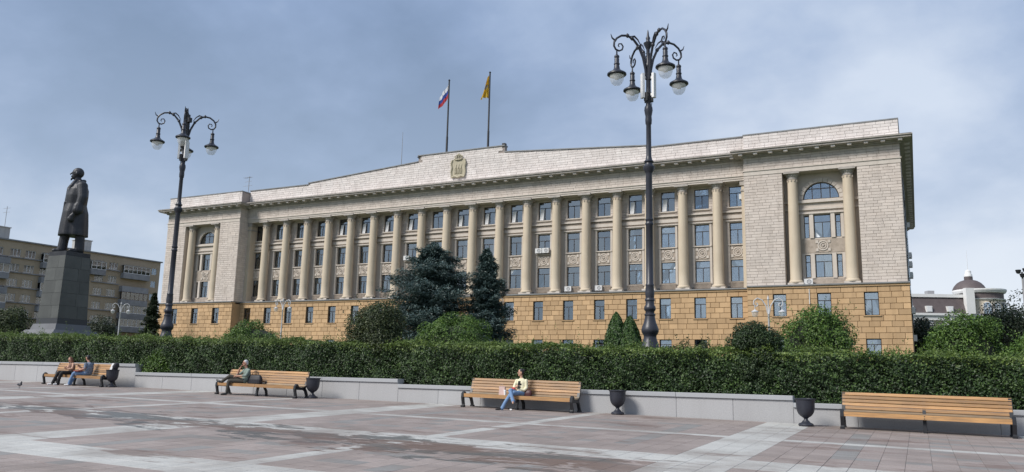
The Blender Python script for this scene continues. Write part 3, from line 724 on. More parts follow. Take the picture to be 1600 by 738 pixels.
    for k in range(4):
        pts=[(xs[k],.05),(xs[k+1],.05)]+[(x,math.sqrt(max(0,(AR-.05)**2-x*x))) for x in np.linspace(xs[k+1],xs[k],6)]
        MB().prism([(a,max(z,.051+.001*i)) for i,(a,z) in enumerate(pts)],.04,.055).build('pane','glass',o)
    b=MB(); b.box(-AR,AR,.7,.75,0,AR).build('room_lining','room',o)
    if s>0: inst('blind',pane_mesh(.8,1.0,'curtain'),o,(.46,.12,.62))
    for t in (-1,1): column(cx+t*2.82,.62,10.66)
    cornice(x0,x1,0,54,24.95,1,1,'p')
    mb=MB(); mb.box(x0+.06,x1-.06,.10,54,25.9,27.6); gp_(mb,'parapet','mortar')
    mb=MB()
    for b in fill_courses(x0,x1,25.9,27.6,.31,.7,1.3,[],int(x0*5)): mb.block(b[0]+.009,b[1]-.009,b[2]+.010,b[3]-.012,.02+random.uniform(-.018,.008),.09,.012)
    gp_(mb,'parapet_stones','stone_parapet',kind='stuff')
    mb=MB(); mb.box(x0-.05,x1+.05,-.04,54,27.6,27.74); gp_(mb,'parapet_coping','metal_roof')
    # flank wall
    xf=s*PX1; mb=MB(); mb.box(min(xf,xf-s*.4),max(xf,xf-s*.4),4,54,10.4,24.95); gp_(mb,'flank_wall','stone_plain')
    mb=MB()
    for b in fill_courses(.1,53.9,10.42,24.9,.63,1.3,2.5,[],3): mb.box(min(xf,xf+s*.03),max(xf,xf+s*.03),b[0]+.009,b[1]-.009,b[2]+.011,b[3]-.011)
    gp_(mb,'flank_stones','stone',kind='stuff')
# window rows on the right flank: frames with panes (seen at a grazing angle)
for yk in range(6,52,5):
    for z0,z1 in ((7.05,9.45),(11.4,13.9),(15.7,18.2),(20.1,22.5)):
        b=MB(); b.box(0,.1,-.85,.85,0,z1-z0); o=b.build('window','frame',gov,(PX1+(.15 if z0<10 else .02),yk,z0-BG)); MB().box(.105,.12,-.75,.75,.1,z1-z0-.1).build('pane','glass',o)

# ------------------------------------------------------------------ things on the building
acm=MB(); acm.box(-.45,.45,-.32,0,0,.62); acm=acm.mesh('air_conditioner','white_metal')
fanm=MB(); ring(fanm,.20,.03,-.33,.31,16,6); fanm.lathe([(.19,0),(.19,.01)],16); fanm=MB(); ring(fanm,.21,.03,-.33,.31,16,6)
for k in range(5): fanm.box(-.19,.19,-.335,-.325,.15+.08*k-.012,.15+.08*k+.012)
fanm=fanm.mesh('fan_grille','grey_metal')
brm=MB().box(-.35,-.3,-.34,.02,-.05,0).box(.3,.35,-.34,.02,-.05,0).mesh('bracket','grey_metal')
def ac(x,y,z,lab,rz=0.):
    o=inst('air_conditioner',acm,None,(BX+x,BY+y,z),(0,0,rz)); tag(o,lab,'air conditioner','air conditioners on the facade')
    inst('fan_grille',fanm,o,(.08,0,0)); inst('bracket',brm,o,(0,0,0))
ac(bays[13]-.55,YW-.16,10.75,'white air conditioner under a lowest-row window, right of the spruces')
ac(bays[14]-.55,YW-.16,10.75,'boxy air conditioner with grille below the lowest-row window left of the lamp post')
ac(bays[12]-.55,YW-.30,15.78,'left of two air conditioners side by side on a middle-row sill')
ac(bays[12]+.45,YW-.30,15.78,'right of two air conditioners side by side on a middle-row sill')
ac(bays[7]-.5,YW-.30,15.78,'air conditioner on a middle-row sill left of the spruce top')
ac(bays[8]+.5,YW-.30,15.78,'air conditioner on the middle-row sill just behind the spruce top')
ac(44.6,YG-.5,10.50,'air conditioner on the ledge between the two columns of the right pavilion')
ac(bays[18]+.82,YW-.12,20.9,'pale slim air conditioner beside the top-row window next to the right pavilion')
for k,(y,z,l) in enumerate(((1.6,7.3,'lower ground-storey air conditioner on the shaded right flank'),(3.5,4.6,'lowest air conditioner on the right flank near the bushes'),(7,11.6,'air conditioner on the right flank just above the belt course'),(10,13.2,'second air conditioner up the right flank'),(14,14.8,'third air conditioner up the right flank'),(24,20.2,'topmost air conditioner high on the right flank'))):
    ac(PX1+.18,y,z,l,rad(90))
mb=MB(); mb.tube([(0,0,0),(0,0,-1.6)],.045,8).box(-.06,.06,0,.14,-.1,-.05).box(-.06,.06,0,.14,-1.3,-1.25)
tag(mb.build('drain_pipe','white_metal',None,(BX+44.75,BY+YP-.06,9.9)),'short white downpipe on ochre blocks below the pavilion air conditioner','pipe')
# flags
def flag(x,lab,cols,h,emblem):
    r=empty('flagpole',(BX+x,BY+4.2,26.6),lab,'flag','flagpoles on the roof')
    mb=MB(); H=h-26.6; mb.tube([(0,0,0),(0,0,H*.45),(0,0,H*.46),(0,0,H)],[.17,.16,.13,.11],12); mb.lathe([(.05,0),(.16,.06),(.12,.16),(.02,.24)],12,(0,0,H)); mb.build('pole','iron_bench',r,smooth=True)
    nx,nz=14,18; hh=3.2; ln=3.6 if not emblem else 2.3; top=H-.55 if not emblem else H-.25
    b=MB()
    def P(i,j):
        u=i/nx; v=j/nz
        if not emblem:
            xx=-.12-u*1.55; zz=top-v*2.0-.85*u**.8*1.25-u*.55; yy=.22*math.sin(u*9+v*2)*u+.15*u
            zz-=.12*math.sin(u*6)*v
        else:
            sp_=.30+1.15*v**1.1; xx=-.12-u*sp_*.92; zz=top-v*3.3-.75*(u-.5)**2-.35*u*(1-v); yy=.25*math.sin(u*14+v*1.5)*(.3+.7*v)
        return (xx,yy,zz)
    for i in range(nx):
        for j in range(nz):
            b.cm=0 if emblem else min(2,int(3*(j+.5)/nz))
            if emblem and ((i-nx*.45)**2/ (nx*.26)**2+(j-nz*.48)**2/(nz*.13)**2)<1: b.cm=1
            b.quad(P(i,j),P(i+1,j),P(i+1,j+1),P(i,j+1))
    me=b.mesh('flag',cols); bm=bmesh.new(); bm.from_mesh(me); bmesh.ops.remove_doubles(bm,verts=bm.verts,dist=.001); bm.to_mesh(me); bm.free()
    me.polygons.foreach_set('use_smooth',[True]*len(me.polygons))
    inst('flag_cloth',me,r,(0,0,0))
flag(-3.75,'dark flagpole with hanging white, blue and red tricolour flag',['flag_white','flag_blue','flag_red'],42.05,False)
flag(2.95,'dark flagpole with drooping yellow flag bearing a grey emblem',['flag_yellow','flag_grey'],42.2,True)
# rooftop aerials
mb=MB(); mb.tube([(0,0,0),(0,0,4.2)],.05,6)
for z,l in ((4.0,1.1),(3.3,.9),(2.6,1.2)): mb.tube([(-l,0,z),(l*.6,0,z+.05)],.025,5)
for k in range(5): mb.tube([(-1.0+.35*k,-.35,4.0),(-1.0+.35*k,.35,4.02)],.018,4)
tag(mb.build('roof_aerial','grey_metal',None,(BX-41.6,BY+4.5,27.2)),'thin comb-like aerial on the roof above the left pavilion','aerial')
mb=MB(); mb.tube([(0,0,0),(0,0,4.5),(0,0,9.0)],[.07,.05,.025],6); mb.box(-.25,.25,-.25,.25,0,.15)
tag(mb.build('lightning_mast','grey_metal',None,(BX-12.0,BY+5,26.55)),'thin plain grey mast on the roof left of the flagpoles','mast')

# ------------------------------------------------------------------ tall street lamps
LZ=0.
def lamp_meshes():
    d={}
    z=0.
    prof=[(.42,0),(.42,.25),(.36,.3),(.34,.45),(.33,1.6),(.36,1.65),(.36,1.75),(.33,1.8),(.30,1.95),(.26,2.05),(.235,2.15),(.235,2.22),(.29,2.3),(.32,2.38),(.32,2.46),(.285,2.56),(.23,2.7),(.195,2.85),(.18,2.95)]
    b=MB().lathe(prof,28); d['base']=b.mesh('base','iron',True)
    prof=[(.18,2.95),(.205,2.97),(.205,3.02),(.165,3.05),(.165,3.12),(.2,3.16),(.22,3.22),(.205,3.30),(.165,3.36),(.16,3.50),(.185,3.52),(.185,3.58),(.155,3.62),(.17,3.75),(.17,3.85),(.15,4.05),(.16,4.08),(.16,4.13),(.135,4.16),(.13,6.38),(.155,6.41),(.155,6.47),(.13,6.5),(.13,6.55),(.155,6.58),(.155,6.63),(.125,6.66),(.12,8.4),(.14,8.46),(.21,8.56),(.22,8.68),(.15,8.76),(.14,8.82),(.19,8.88),(.13,8.96),(.10,9.1),(.095,10.35),(.12,10.4),(.13,10.55),(.12,10.7),(.14,10.8),(.165,10.95),(.15,11.08),(.10,11.16),(.095,11.25),(.12,11.3),(.09,11.36),(.085,12.7),(.11,12.74),(.11,12.84),(.075,12.9),(.07,13.45),(.09,13.5),(.17,13.68),(.18,13.73),(.09,13.78),(.07,13.86),(.09,13.94),(.05,14.02),(.03,14.2),(.006,14.3)]
    d['shaft']=MB().lathe(prof,20).mesh('shaft','iron',True)
    # arm in the local +X direction
    a=MB(); pts=[(.08,12.2),(.12,12.62),(.22,13.08),(.40,13.50),(.64,13.78),(.90,13.90),(1.16,13.86),(1.36,13.72),(1.47,13.54),(1.48,13.38),(1.40,13.25),(1.26,13.21),(1.13,13.28),(1.09,13.41),(1.16,13.52),(1.27,13.50),(1.30,13.42),(1.25,13.37)]
    a.tube([(x,0,z) for x,z in pts],[.05,.052,.052,.05,.048,.046,.044,.042,.042,.04,.038,.036,.034,.032,.03,.028,.024,.018],8)
    a.tube([(1.44,0,13.62),(1.56,0,13.70),(1.62,0,13.86)],[.04,.03,.01],6)
    for (x,z) in ((.90,13.90),(.70,13.82),(.40,13.50)): a.lathe([(.02,-.09),(.075,-.03),(.075,.03),(.02,.09)],8,(x,0,z))
    a.tube([(.82,0,13.88),(.6,0,13.92),(.45,0,13.8),(.3,0,13.55)],[.015,.04,.03,.01],6)
    a.tube([(.08,0,13.3),(.26,0,13.18),(.40,0,13.45)],.012,5)
    a.tube([(1.36,0,13.24),(1.36,0,13.05)],.03,6)
    d['arm']=a.mesh('arm','iron',True)
    q=MB().lathe([(.03,0),(.05,-.03),(.095,-.07),(.105,-.12),(.08,-.17),(.095,-.2),(.09,-.36),(.115,-.39),(.115,-.42),(.095,-.45),(.12,-.60),(.15,-.65),(.22,-.71),(.33,-.77),(.37,-.80),(.375,-.85),(.34,-.88),(.29,-.88)],24)
    d['lantern']=q.mesh('lantern','iron',True)
    g=MB().lathe([(.285,-.882),(.28,-.97),(.255,-1.08),(.21,-1.18),(.14,-1.25),(.03,-1.275)],24,cap=False); d['globe']=g.mesh('globe','lamp_glass',True)
    g=MB().lathe([(.27,-.885),(.1,-.92),(.09,-1.02),(.02,-1.04)],16); d['bulb']=g.mesh('lamp_holder','white_frame',True)
    p=MB().box(-.09,.09,-.04,.06,0,1.0).box(-.03,.03,.06,.14,.1,.2).box(-.03,.03,.06,.14,.8,.9); d['panel']=p.mesh('antenna_panel','white_frame')
    p=MB().box(-.08,.08,-.05,.05,0,.35).tube([(.0,0,0),(.0,.05,-.35)],.015,5); d['box']=p.mesh('junction_box','iron_bench')
    return d
LD=lamp_meshes()
def street_lamp(x,y,ztop,lab,extra):
    r=empty('street_lamp',(x,y,ztop-14.3),lab,'street lamp','tall cast-iron street lamps')
    inst('base',LD['base'],r,(0,0,0)); inst('shaft',LD['shaft'],r,(0,0,0))
    for k in range(4):
        a=PI/4+k*PI/2; inst('arm',LD['arm'],r,(0,0,0),(0,0,a)); l=inst('lantern',LD['lantern'],r,(1.36*math.cos(a),1.36*math.sin(a),13.06))
        inst('globe',LD['globe'],l,(0,0,0)); inst('lamp_holder',LD['bulb'],l,(0,0,0))
    for k in range(3):
        a=rad(-75)+k*2*PI/3; inst('antenna_panel',LD['panel'],r,(.26*math.sin(a)*-1,.26*math.cos(a)*-1 if False else -.26*math.cos(a),11.42),(0,0,-a))
        inst('junction_box',LD['box'],r,(.14*math.sin(a+1),-.14*math.cos(a+1),11.3),(0,0,a+1))
    if extra:
        b=MB(); b.box(-.13,.13,-.12,.1,12.7,13.9).box(.12,.28,-.1,.1,13.45,13.7).box(-.2,-.12,-.06,.06,13.0,13.3).lathe([(.17,12.0),(.22,12.1),(.19,12.4),(.15,12.7)],14); b.build('radio_unit','iron_bench',r)
street_lamp(-8.83,29.,13.70,'tall black four-lantern street lamp with white antenna panels, in front of right half of facade',False)
street_lamp(-34.77,29.3,14.05,'tall black four-lantern street lamp with bulky dark top, in front of left pavilion',True)
# small pale twin-arm park lamps
def park_mesh():
    d={}; d['post']=MB().lathe([(.12,0),(.12,.3),(.07,.4),(.06,3.6),(.09,3.65),(.05,3.7),(.05,4.6),(.08,4.65),(.02,4.9)],12).mesh('post','pale_metal',True)
    a=MB(); pts=[(.05,3.7),(.15,4.2),(.4,4.6),(.7,4.72),(.92,4.55),(.95,4.3),(.82,4.15),(.68,4.22),(.7,4.36),(.8,4.38)]
    a.tube([(x,0,z) for x,z in pts],.045,7); a.tube([(.88,0,4.2),(.88,0,3.95)],.025,6); d['arm']=a.mesh('arm','pale_metal',True)
    d['shade']=MB().lathe([(.03,3.97),(.08,3.92),(.24,3.82),(.25,3.78)],14).mesh('lamp_shade','pale_metal',True); d['globe']=MB().lathe([(.22,3.78),(.22,3.62),(.15,3.48),(.03,3.44)],14).mesh('globe','lamp_glass',True); return d
PD=park_mesh()
def ray_pt(px,py,Y):
    d=fw*1250.76+rt*(px-800)-up*(py-369); return d*(Y/d.y)
def park_lamp(px,py,Y,rz,lab):
    t=ray_pt(px,py,Y); r=empty('park_lamp',(t.x,t.y,t.z-4.9),lab,'lamp','small pale park lamps',rz)
    inst('post',PD['post'],r,(0,0,0))
    # stretch the post down to the ground
    MB().lathe([(.12,-(t.z-4.9-terr(t.x,t.y))-.2),(.12,0)],12).build('post_foot','pale_metal',r)
    for k in (0,1):
        inst('arm',PD['arm'],r,(0,0,0),(0,0,k*PI)); s=inst('lamp_shade',PD['shade'],r,(.88*(1-2*k),0,0)); inst('globe',PD['globe'],s,(0,0,0))
park_lamp(443,466,66,.1,'small pale twin-arm park lamp before left part of ochre storey')
park_lamp(772,462,66,.9,'small pale park lamp showing just right of the spruces')
park_lamp(1200,462,56,.25,'small pale twin-arm park lamp between two round bushes on right')
park_lamp(190,472,66,.7,'small pale twin-arm park lamp right of statue pedestal')

# ------------------------------------------------------------------ benches
def bench_proto():
    d={}
    f=MB(); X=.045
    f.ribbon([(.02,0),(.03,.10),(.0,.22),(-.03,.34),(-.02,.44),(.04,.50),(.10,.47),(.10,.41),(.06,.39)],[.10,.075,.07,.085,.085,.075,.06,.05,.04],-X,X)
    f.ribbon([(-.06,.03),(.08,.03)],.06,-X-.01,X+.01); f.ribbon([(.60,.03),(.74,.03)],.06,-X-.01,X+.01)
    f.ribbon([(-.01,.38),(.2,.36),(.42,.35),(.52,.39)],[.10,.09,.09,.08],-X,X)
    f.ribbon([(.67,0),(.64,.12),(.56,.28),(.46,.37)],[.08,.07,.075,.09],-X,X)
    f.ribbon([(.47,.37),(.56,.47),(.63,.66),(.69,.86),(.71,.97)],[.08,.07,.06,.055,.05],-X,X)
    d['end']=f.mesh('end_frame','iron_bench')
    f=MB(); X=.04
    f.ribbon([(.08,0),(.10,.2),(.14,.36)],.07,-X,X); f.ribbon([(.03,.025),(.15,.025)],.05,-X,X); f.ribbon([(.05,.37),(.5,.36)],.05,-X,X)
    f.ribbon([(.62,0),(.58,.2),(.46,.36)],.07,-X,X); f.ribbon([(.47,.37),(.62,.66),(.69,.93)],.05,-X,X)
    d['mid']=f.mesh('middle_frame','iron_bench')
    for k in ('wood','wood_grey'):
        d[k]=MB().quadmesh(*slat_geo()).mesh('slat',k)
        b=MB(); b.box(-2.02,2.02,-.022,.022,-.06,.06); d[k+'f']=b.mesh('front_board',k)
    b=MB().lathe([(.014,0),(.014,.004),(.006,.007)],8); b.v=[(x,-z,y) for x,y,z in b.v]; d['bolt']=b.mesh('bolt','iron_bench')
    return d
def slat_geo(L=4.06,w=.086,t=.038,c=.008):
    vs=[];
    for x in (-L/2,L/2): vs+=[(x,-w/2+c,-t/2),(x,w/2-c,-t/2),(x,w/2,-t/2+c),(x,w/2,t/2-c),(x,w/2-c,t/2),(x,-w/2+c,t/2),(x,-w/2,t/2-c),(x,-w/2,-t/2+c)]
    return vs,[tuple(range(7,-1,-1)),tuple(range(8,16))]+[(i,(i+1)%8,8+(i+1)%8,8+i) for i in range(8)]
BD=bench_proto(); SLATS=[]
for k in range(5): SLATS.append((.045+.101*k,.445-.012*math.sin(PI*k/4)-.004*k,0.,'s'))
SLATS.append((.545,.475,rad(38),'s'))
for k in range(5): SLATS.append((.585+.0285*k,.56+.095*k,rad(73),'b'))
def bench(x,y,lab):
    r=empty('park_bench',(x,y,gz(x,y)),lab,'bench','long slatted park benches',rot=(0,.0113,0))
    for xx in (-2.0,2.0): inst('end_frame',BD['end'],r,(xx,0,0))
    inst('middle_frame',BD['mid'],r,(.0,.02,0))
    for yy,zz,a,kd in SLATS: inst('slat',BD['wood_grey' if kd=='s' else 'wood'],r,(0,yy,zz),(a,0,0))
    inst('front_board',BD['woodf'],r,(0,-.028,.405))
    for xx in (-1.97,0.,1.97):
        for zz in (.375,.435): inst('bolt',BD['bolt'],r,(xx,-.052,zz))
    return r
BEN=[(-34.05,23.85),(-22.9,23.65),(-11.97,24.2),(.06,24.0)]
for (x,y),l in zip(BEN,('leftmost slatted wooden bench, a couple sitting on it','slatted wooden bench with the grey-haired man at its left end','slatted wooden bench with the woman in cream blouse at its middle','empty slatted wooden bench at the right edge')): bench(x,y,l)
# urn litter bins
bn=MB().lathe([(.20,0),(.21,.04),(.19,.07),(.12,.10),(.10,.13),(.06,.17),(.055,.21),(.09,.24),(.15,.28),(.20,.34),(.235,.42),(.25,.52),(.255,.66),(.262,.72),(.285,.735),(.285,.76),(.25,.765),(.235,.74),(.23,.55),(.05,.40)],24)
bn=bn.mesh('urn_bin','iron',True)
def urn(px,Y,lab):
    p=ray_pt(px,600,Y); o=inst('litter_bin',bn,None,(p.x,Y,gz(p.x,Y))); return tag(o,lab,'bin','urn-shaped litter bins')
urn(965,24.75,'black urn litter bin alone before the wall, right of the cream-blouse woman\'s bench'); urn(1257,24.3,'black urn litter bin left of the empty bench at the wall step')
urn(489,24.3,'black urn litter bin at the right end of the grey-haired man\'s bench'); ub=urn(174,24.2,'black urn litter bin stuffed with rubbish, beside the couple\'s bench')
mb=MB(); mb.box(-.16,-.02,-.05,.05,-.2,.32); mb.v=[(x+z*.5,y,z) for x,y,z in mb.v]; tag(mb.build('paper_box','paper',None,(ub.location.x-.02,ub.location.y,ub.location.z+.72)),'pale paper sticking out of the bin beside the couple\'s bench','litter')
mb=MB(); mb.lathe([(.02,-.3),(.10,-.2),(.12,0),(.15,.1),(.10,.22),(.03,.25)],10); mb.v=[(x+z*.3,y,z) for x,y,z in mb.v]; tag(mb.build('rubbish_bag','bag_black',None,(ub.location.x+.12,ub.location.y+.02,ub.location.z+.82),True),'black bag bulging out of the bin beside the couple\'s bench','litter')
# pigeon
pg=MB().lathe([(.005,-.16),(.03,-.12),(.055,-.04),(.06,.02),(.045,.08),(.02,.12),(.005,.13)],10); pg.v=[(z,y,x*.9+.14) for x,y,z in pg.v]; pg.lathe([(.012,.16),(.03,.19),(.032,.22),(.02,.25),(.003,.26)],8,(.09,0,0)); pg.tube([(.11,0,.22),(.145,0,.215)],[.01,.002],5); pg.tube([(.0,.02,.1),(.0,.02,0)],.006,4); pg.tube([(.0,-.02,.1),(.02,-.02,0)],.006,4)
p=ray_pt(30,607,1); t_=-1.69/(p.z+.0113*p.x-.02); px_,py_=p.x*t_,t_
tag(pg.build('pigeon','iron',None,(px_,py_,gz(px_,py_)),True),'small dark pigeon on the paving at the far left','pigeon'); bpy.context.scene.collection.objects['pigeon'].scale=(1.1,)*3

# ------------------------------------------------------------------ bodies (tapered limbs fused into one surface)
class Body:
    def __init__(s): s.v=[]; s.f=[]; s.t=[]
    def add(s,vs,fs,tg):
        b=len(s.v); s.v+=[tuple(p) for p in vs]; s.f+=[tuple(b+i for i in f) for f in fs]; s.t+=[tg]*len(vs)
    def limb(s,pts,tg,seg=12):
        pts=[(Vector(p[:3]),p[3]) for p in pts]
        for (p,r0),(q,r1) in zip(pts[:-1],pts[1:]):
            ax=q-p; L=max(ax.length,1e-4); ax=ax/L; a=ax.orthogonal().normalized(); b=ax.cross(a); prof=[]
            for k in range(4): th=PI/2*(1-k/4.); prof.append((-r0*math.sin(th),r0*math.cos(th)+1e-4))
            n=max(2,int(L/max(.5*min(r0,r1),.01))); n=min(n,14)
            for k in range(n+1): t=k/n; prof.append((t*L,r0+(r1-r0)*t))
            for k in range(1,5): th=PI/2*k/4.; prof.append((L+r1*math.sin(th),r1*math.cos(th)+1e-4))
            vs=[p+ax*h+(a*math.cos(2*PI*j/seg)+b*math.sin(2*PI*j/seg))*r for h,r in prof for j in range(seg)]
            m=len(prof); fs=[(i*seg+j,i*seg+(j+1)%seg,(i+1)*seg+(j+1)%seg,(i+1)*seg+j) for i in range(m-1) for j in range(seg)]
            fs+= [tuple(range(seg-1,-1,-1)),tuple(range((m-1)*seg,m*seg))]; s.add(vs,fs,tg)
    def loft(s,rings,tg,seg=24,fold=None):   # rings: (cx,cy,cz,rx,ry,rotz)
        vs=[]; m=len(rings)
        for i,rg in enumerate(rings):
            cx,cy,cz,rx,ry=rg[:5]; rz=rg[5] if len(rg)>5 else 0
            for j in range(seg):
                a=2*PI*j/seg; k=1+(fold(a,i/(m-1)) if fold else 0); x=rx*math.cos(a)*k; y=ry*math.sin(a)*k
                vs.append((cx+x*math.cos(rz)-y*math.sin(rz),cy+x*math.sin(rz)+y*math.cos(rz),cz))
        fs=[(i*seg+j,i*seg+(j+1)%seg,(i+1)*seg+(j+1)%seg,(i+1)*seg+j) for i in range(m-1) for j in range(seg)]+[tuple(range(seg-1,-1,-1)),tuple(range((m-1)*seg,m*seg))]
        s.add(vs,fs,tg)
    def ell(s,c,r,tg,seg=14):
        vs=[];m=9
        for i in range(m):
            th=-PI/2+PI*i/(m-1)
            for j in range(seg): a=2*PI*j/seg; cc=max(math.cos(th),.02); vs.append((c[0]+r[0]*cc*math.cos(a),c[1]+r[1]*cc*math.sin(a),c[2]+r[2]*math.sin(th)))
        fs=[(i*seg+j,i*seg+(j+1)%seg,(i+1)*seg+(j+1)%seg,(i+1)*seg+j) for i in range(m-1) for j in range(seg)]+[tuple(range(seg-1,-1,-1)),tuple(range((m-1)*seg,m*seg))]
        s.add(vs,fs,tg)
    def xform(s,i0,mtx): s.v[i0:]=[tuple(mtx@Vector(p)) for p in s.v[i0:]]
    def fuse(s,name,mats,voxel,smooth=2,parent=None,loc=(0,0,0)):
        me=bpy.data.meshes.new('tmp'); me.from_pydata(s.v,[],s.f)
        bm=bmesh.new(); bm.from_mesh(me); bmesh.ops.recalc_face_normals(bm,faces=bm.faces); bm.to_mesh(me); bm.free()
        ob=bpy.data.objects.new('tmp',me); COL.objects.link(ob); md_=ob.modifiers.new('r','REMESH'); md_.mode='VOXEL'; md_.voxel_size=voxel; md_.adaptivity=0
        dg=bpy.context.evaluated_depsgraph_get(); dg.update(); ev=ob.evaluated_get(dg); out=bpy.data.meshes.new_from_object(ev); bpy.data.objects.remove(ob)
        n=len(out.vertices); co=np.empty(n*3); out.vertices.foreach_get('co',co); co=co.reshape(-1,3); ed=np.empty(len(out.edges)*2,int); out.edges.foreach_get('vertices',ed); ed=ed.reshape(-1,2)
        dgr=np.bincount(ed.ravel(),minlength=n)[:,None]
        for _ in range(smooth):
            sm=np.zeros_like(co); np.add.at(sm,ed[:,0],co[ed[:,1]]); np.add.at(sm,ed[:,1],co[ed[:,0]]); co=co*.5+.5*sm/np.maximum(dgr,1)
        out.vertices.foreach_set('co',co.ravel())
        kd=kdtree.KDTree(len(s.v))
        for i,p in enumerate(s.v): kd.insert(p,i)
        kd.balance(); out.materials.clear()
        for m_ in mats: out.materials.append(M(m_))
        if len(mats)>1:
            tv=[s.t[kd.find(c)[1]] for c in co]
            out.polygons.foreach_set('material_index',[min(tv[i] for i in p.vertices) if False else tv[p.vertices[0]] for p in out.polygons])
        out.polygons.foreach_set('use_smooth',[True]*len(out.polygons)); out.name=name; out.update()
        o=bpy.data.objects.new(name,out); o.location=loc; return link(o,parent)
def add_hand(B,wrist,dirv,palm_n,tg,side,curl=.5,s=1.):
    w_=Vector(wrist); d=Vector(dirv).normalized(); n=Vector(palm_n); n=(n-d*n.dot(d)).normalized(); x=d.cross(n)*side
    for k in range(4): o=x*(-.024+.016*k)*s; B.limb([(*(w_+o*.6),.015*s),(*(w_+d*.08*s+o),.012*s)],tg,8)
    for k,L in enumerate((.065,.078,.074,.058)):
        o=x*(-.026+.018*k)*s; p=w_+d*.085*s+o; q=p+(d*math.cos(curl*.8)+n*math.sin(curl*.8))*L*.5*s; r=q+(d*math.cos(curl*1.8)+n*math.sin(curl*1.8))*L*.5*s
        B.limb([(*p,.0095*s),(*q,.009*s),(*r,.0075*s)],tg,8)
    p=w_+d*.025*s-x*.028*s; q=p+(d*.7-x*.6+n*.3).normalized()*.04*s; r=q+(d*.9+n*.5).normalized()*.03*s; B.limb([(*p,.013*s),(*q,.0105*s),(*r,.0085*s)],tg,8)
def add_head(B,c,yaw,pitch,tg,s=1.,brow=True,roll=0.):
    """head centred at c; faces -Y before rotation"""
    i0=len(B.v); B.ell((0,.005,.02),(.076*s,.094*s,.105*s),tg,16); B.ell((0,-.022*s,-.045*s),(.058*s,.064*s,.075*s),tg,14)
    B.limb([(0,-.088*s,.022*s,.010*s),(0,-.112*s,-.018*s,.014*s)],tg,8); B.ell((0,-.088*s,-.062*s),(.022*s,.012*s,.008*s),tg,8); B.ell((0,-.078*s,-.1*s),(.022*s,.02*s,.018*s),tg,8)
    for q in (-1,1): B.ell((q*.078*s,.012*s,-.005*s),(.011*s,.022*s,.034*s),tg,8); brow and B.limb([(q*.018*s,-.086*s,.038*s,.009*s),(q*.05*s,-.072*s,.038*s,.009*s)],tg,6)
    m=Matrix.Translation(Vector(c))@Matrix.Rotation(yaw,4,'Z')@Matrix.Rotation(roll,4,'Y')@Matrix.Rotation(pitch,4,'X'); B.xform(i0,m)
    return m
def face_marks(m,parent,s=1.,brow='hair_black'):
    b=MB()
    for q in (-1,1): b.lathe([(.002,-.009),(.009,-.004),(.009,.004),(.002,.009)],8,(q*.031*s,-.081*s,.014*s))
    b.box(-.022*s,.022*s,-.1005*s,-.094*s,-.064*s,-.058*s)
    for q in (-1,1): b.box(q*.034*s-.018*s,q*.034*s+.018*s,-.092*s,-.084*s,.038*s,.046*s)
    b.v=[tuple(m@Vector(p)) for p in b.v]; return b.build('face_detail',brow,parent)
def hair(m,parent,matn,long=0.,s=1.,bald=False):
    B=Body(); B.ell((0,.022*s,.045*s),(.083*s,.092*s,.090*s),0,16); B.ell((0,.05*s,.0),(.080*s,.068*s,.085*s),0,14)
    if long:
        for q in (-1,1): B.limb([(q*.07*s,0,.03*s,.03*s),(q*.085*s,-.01,-.06*s,.032*s),(q*.09*s,-.02,-long,.02*s)],0,10)
        B.limb([(0,.07*s,.02*s,.06*s),(0,.075*s,-long*.9,.05*s)],0,12)
    B.v=[tuple(m@Vector(p)) for p in B.v]; return B.fuse('hair',[matn],.012,2,parent)
SK=0
def torso(B,hip,chest,neck,tg,w=.17,dp=.115,yaw=0.,yaw2=None,belly=0.):
    """blended rings from hip to shoulders"""
    yaw2=yaw if yaw2 is None else yaw2
    h,c,n=Vector(hip),Vector(chest),Vector(neck); R=[]
    for t,rw,rd in ((-.12,.9,1.0),(0,1.0,1.12),(.2,.96,1.08+belly),(.42,.92,1.05+belly),(.62,1.0,1.08),(.8,1.08,1.05),(.93,1.0,.85),(1.0,.62,.6),(1.06,.36,.45)):
        tt=max(0,t); p=h.lerp(c,min(1,tt/.62)) if tt<.62 else c.lerp(n,(tt-.62)/.38)
        if t>1: p=n+(n-c).normalized()*.03
        if t<0: p=h+Vector((0,0,-.06))
        R.append((p.x,p.y,p.z,w*rw,dp*rd,yaw+(yaw2-yaw)*tt))
    B.loft(R,tg,24)
GR=-.45     # ground below seat level
def place_person(bi,x,y=.23):
    bx_,by_=BEN[bi]; return (bx_+x,by_+y,gz(bx_+x,by_)+.452)
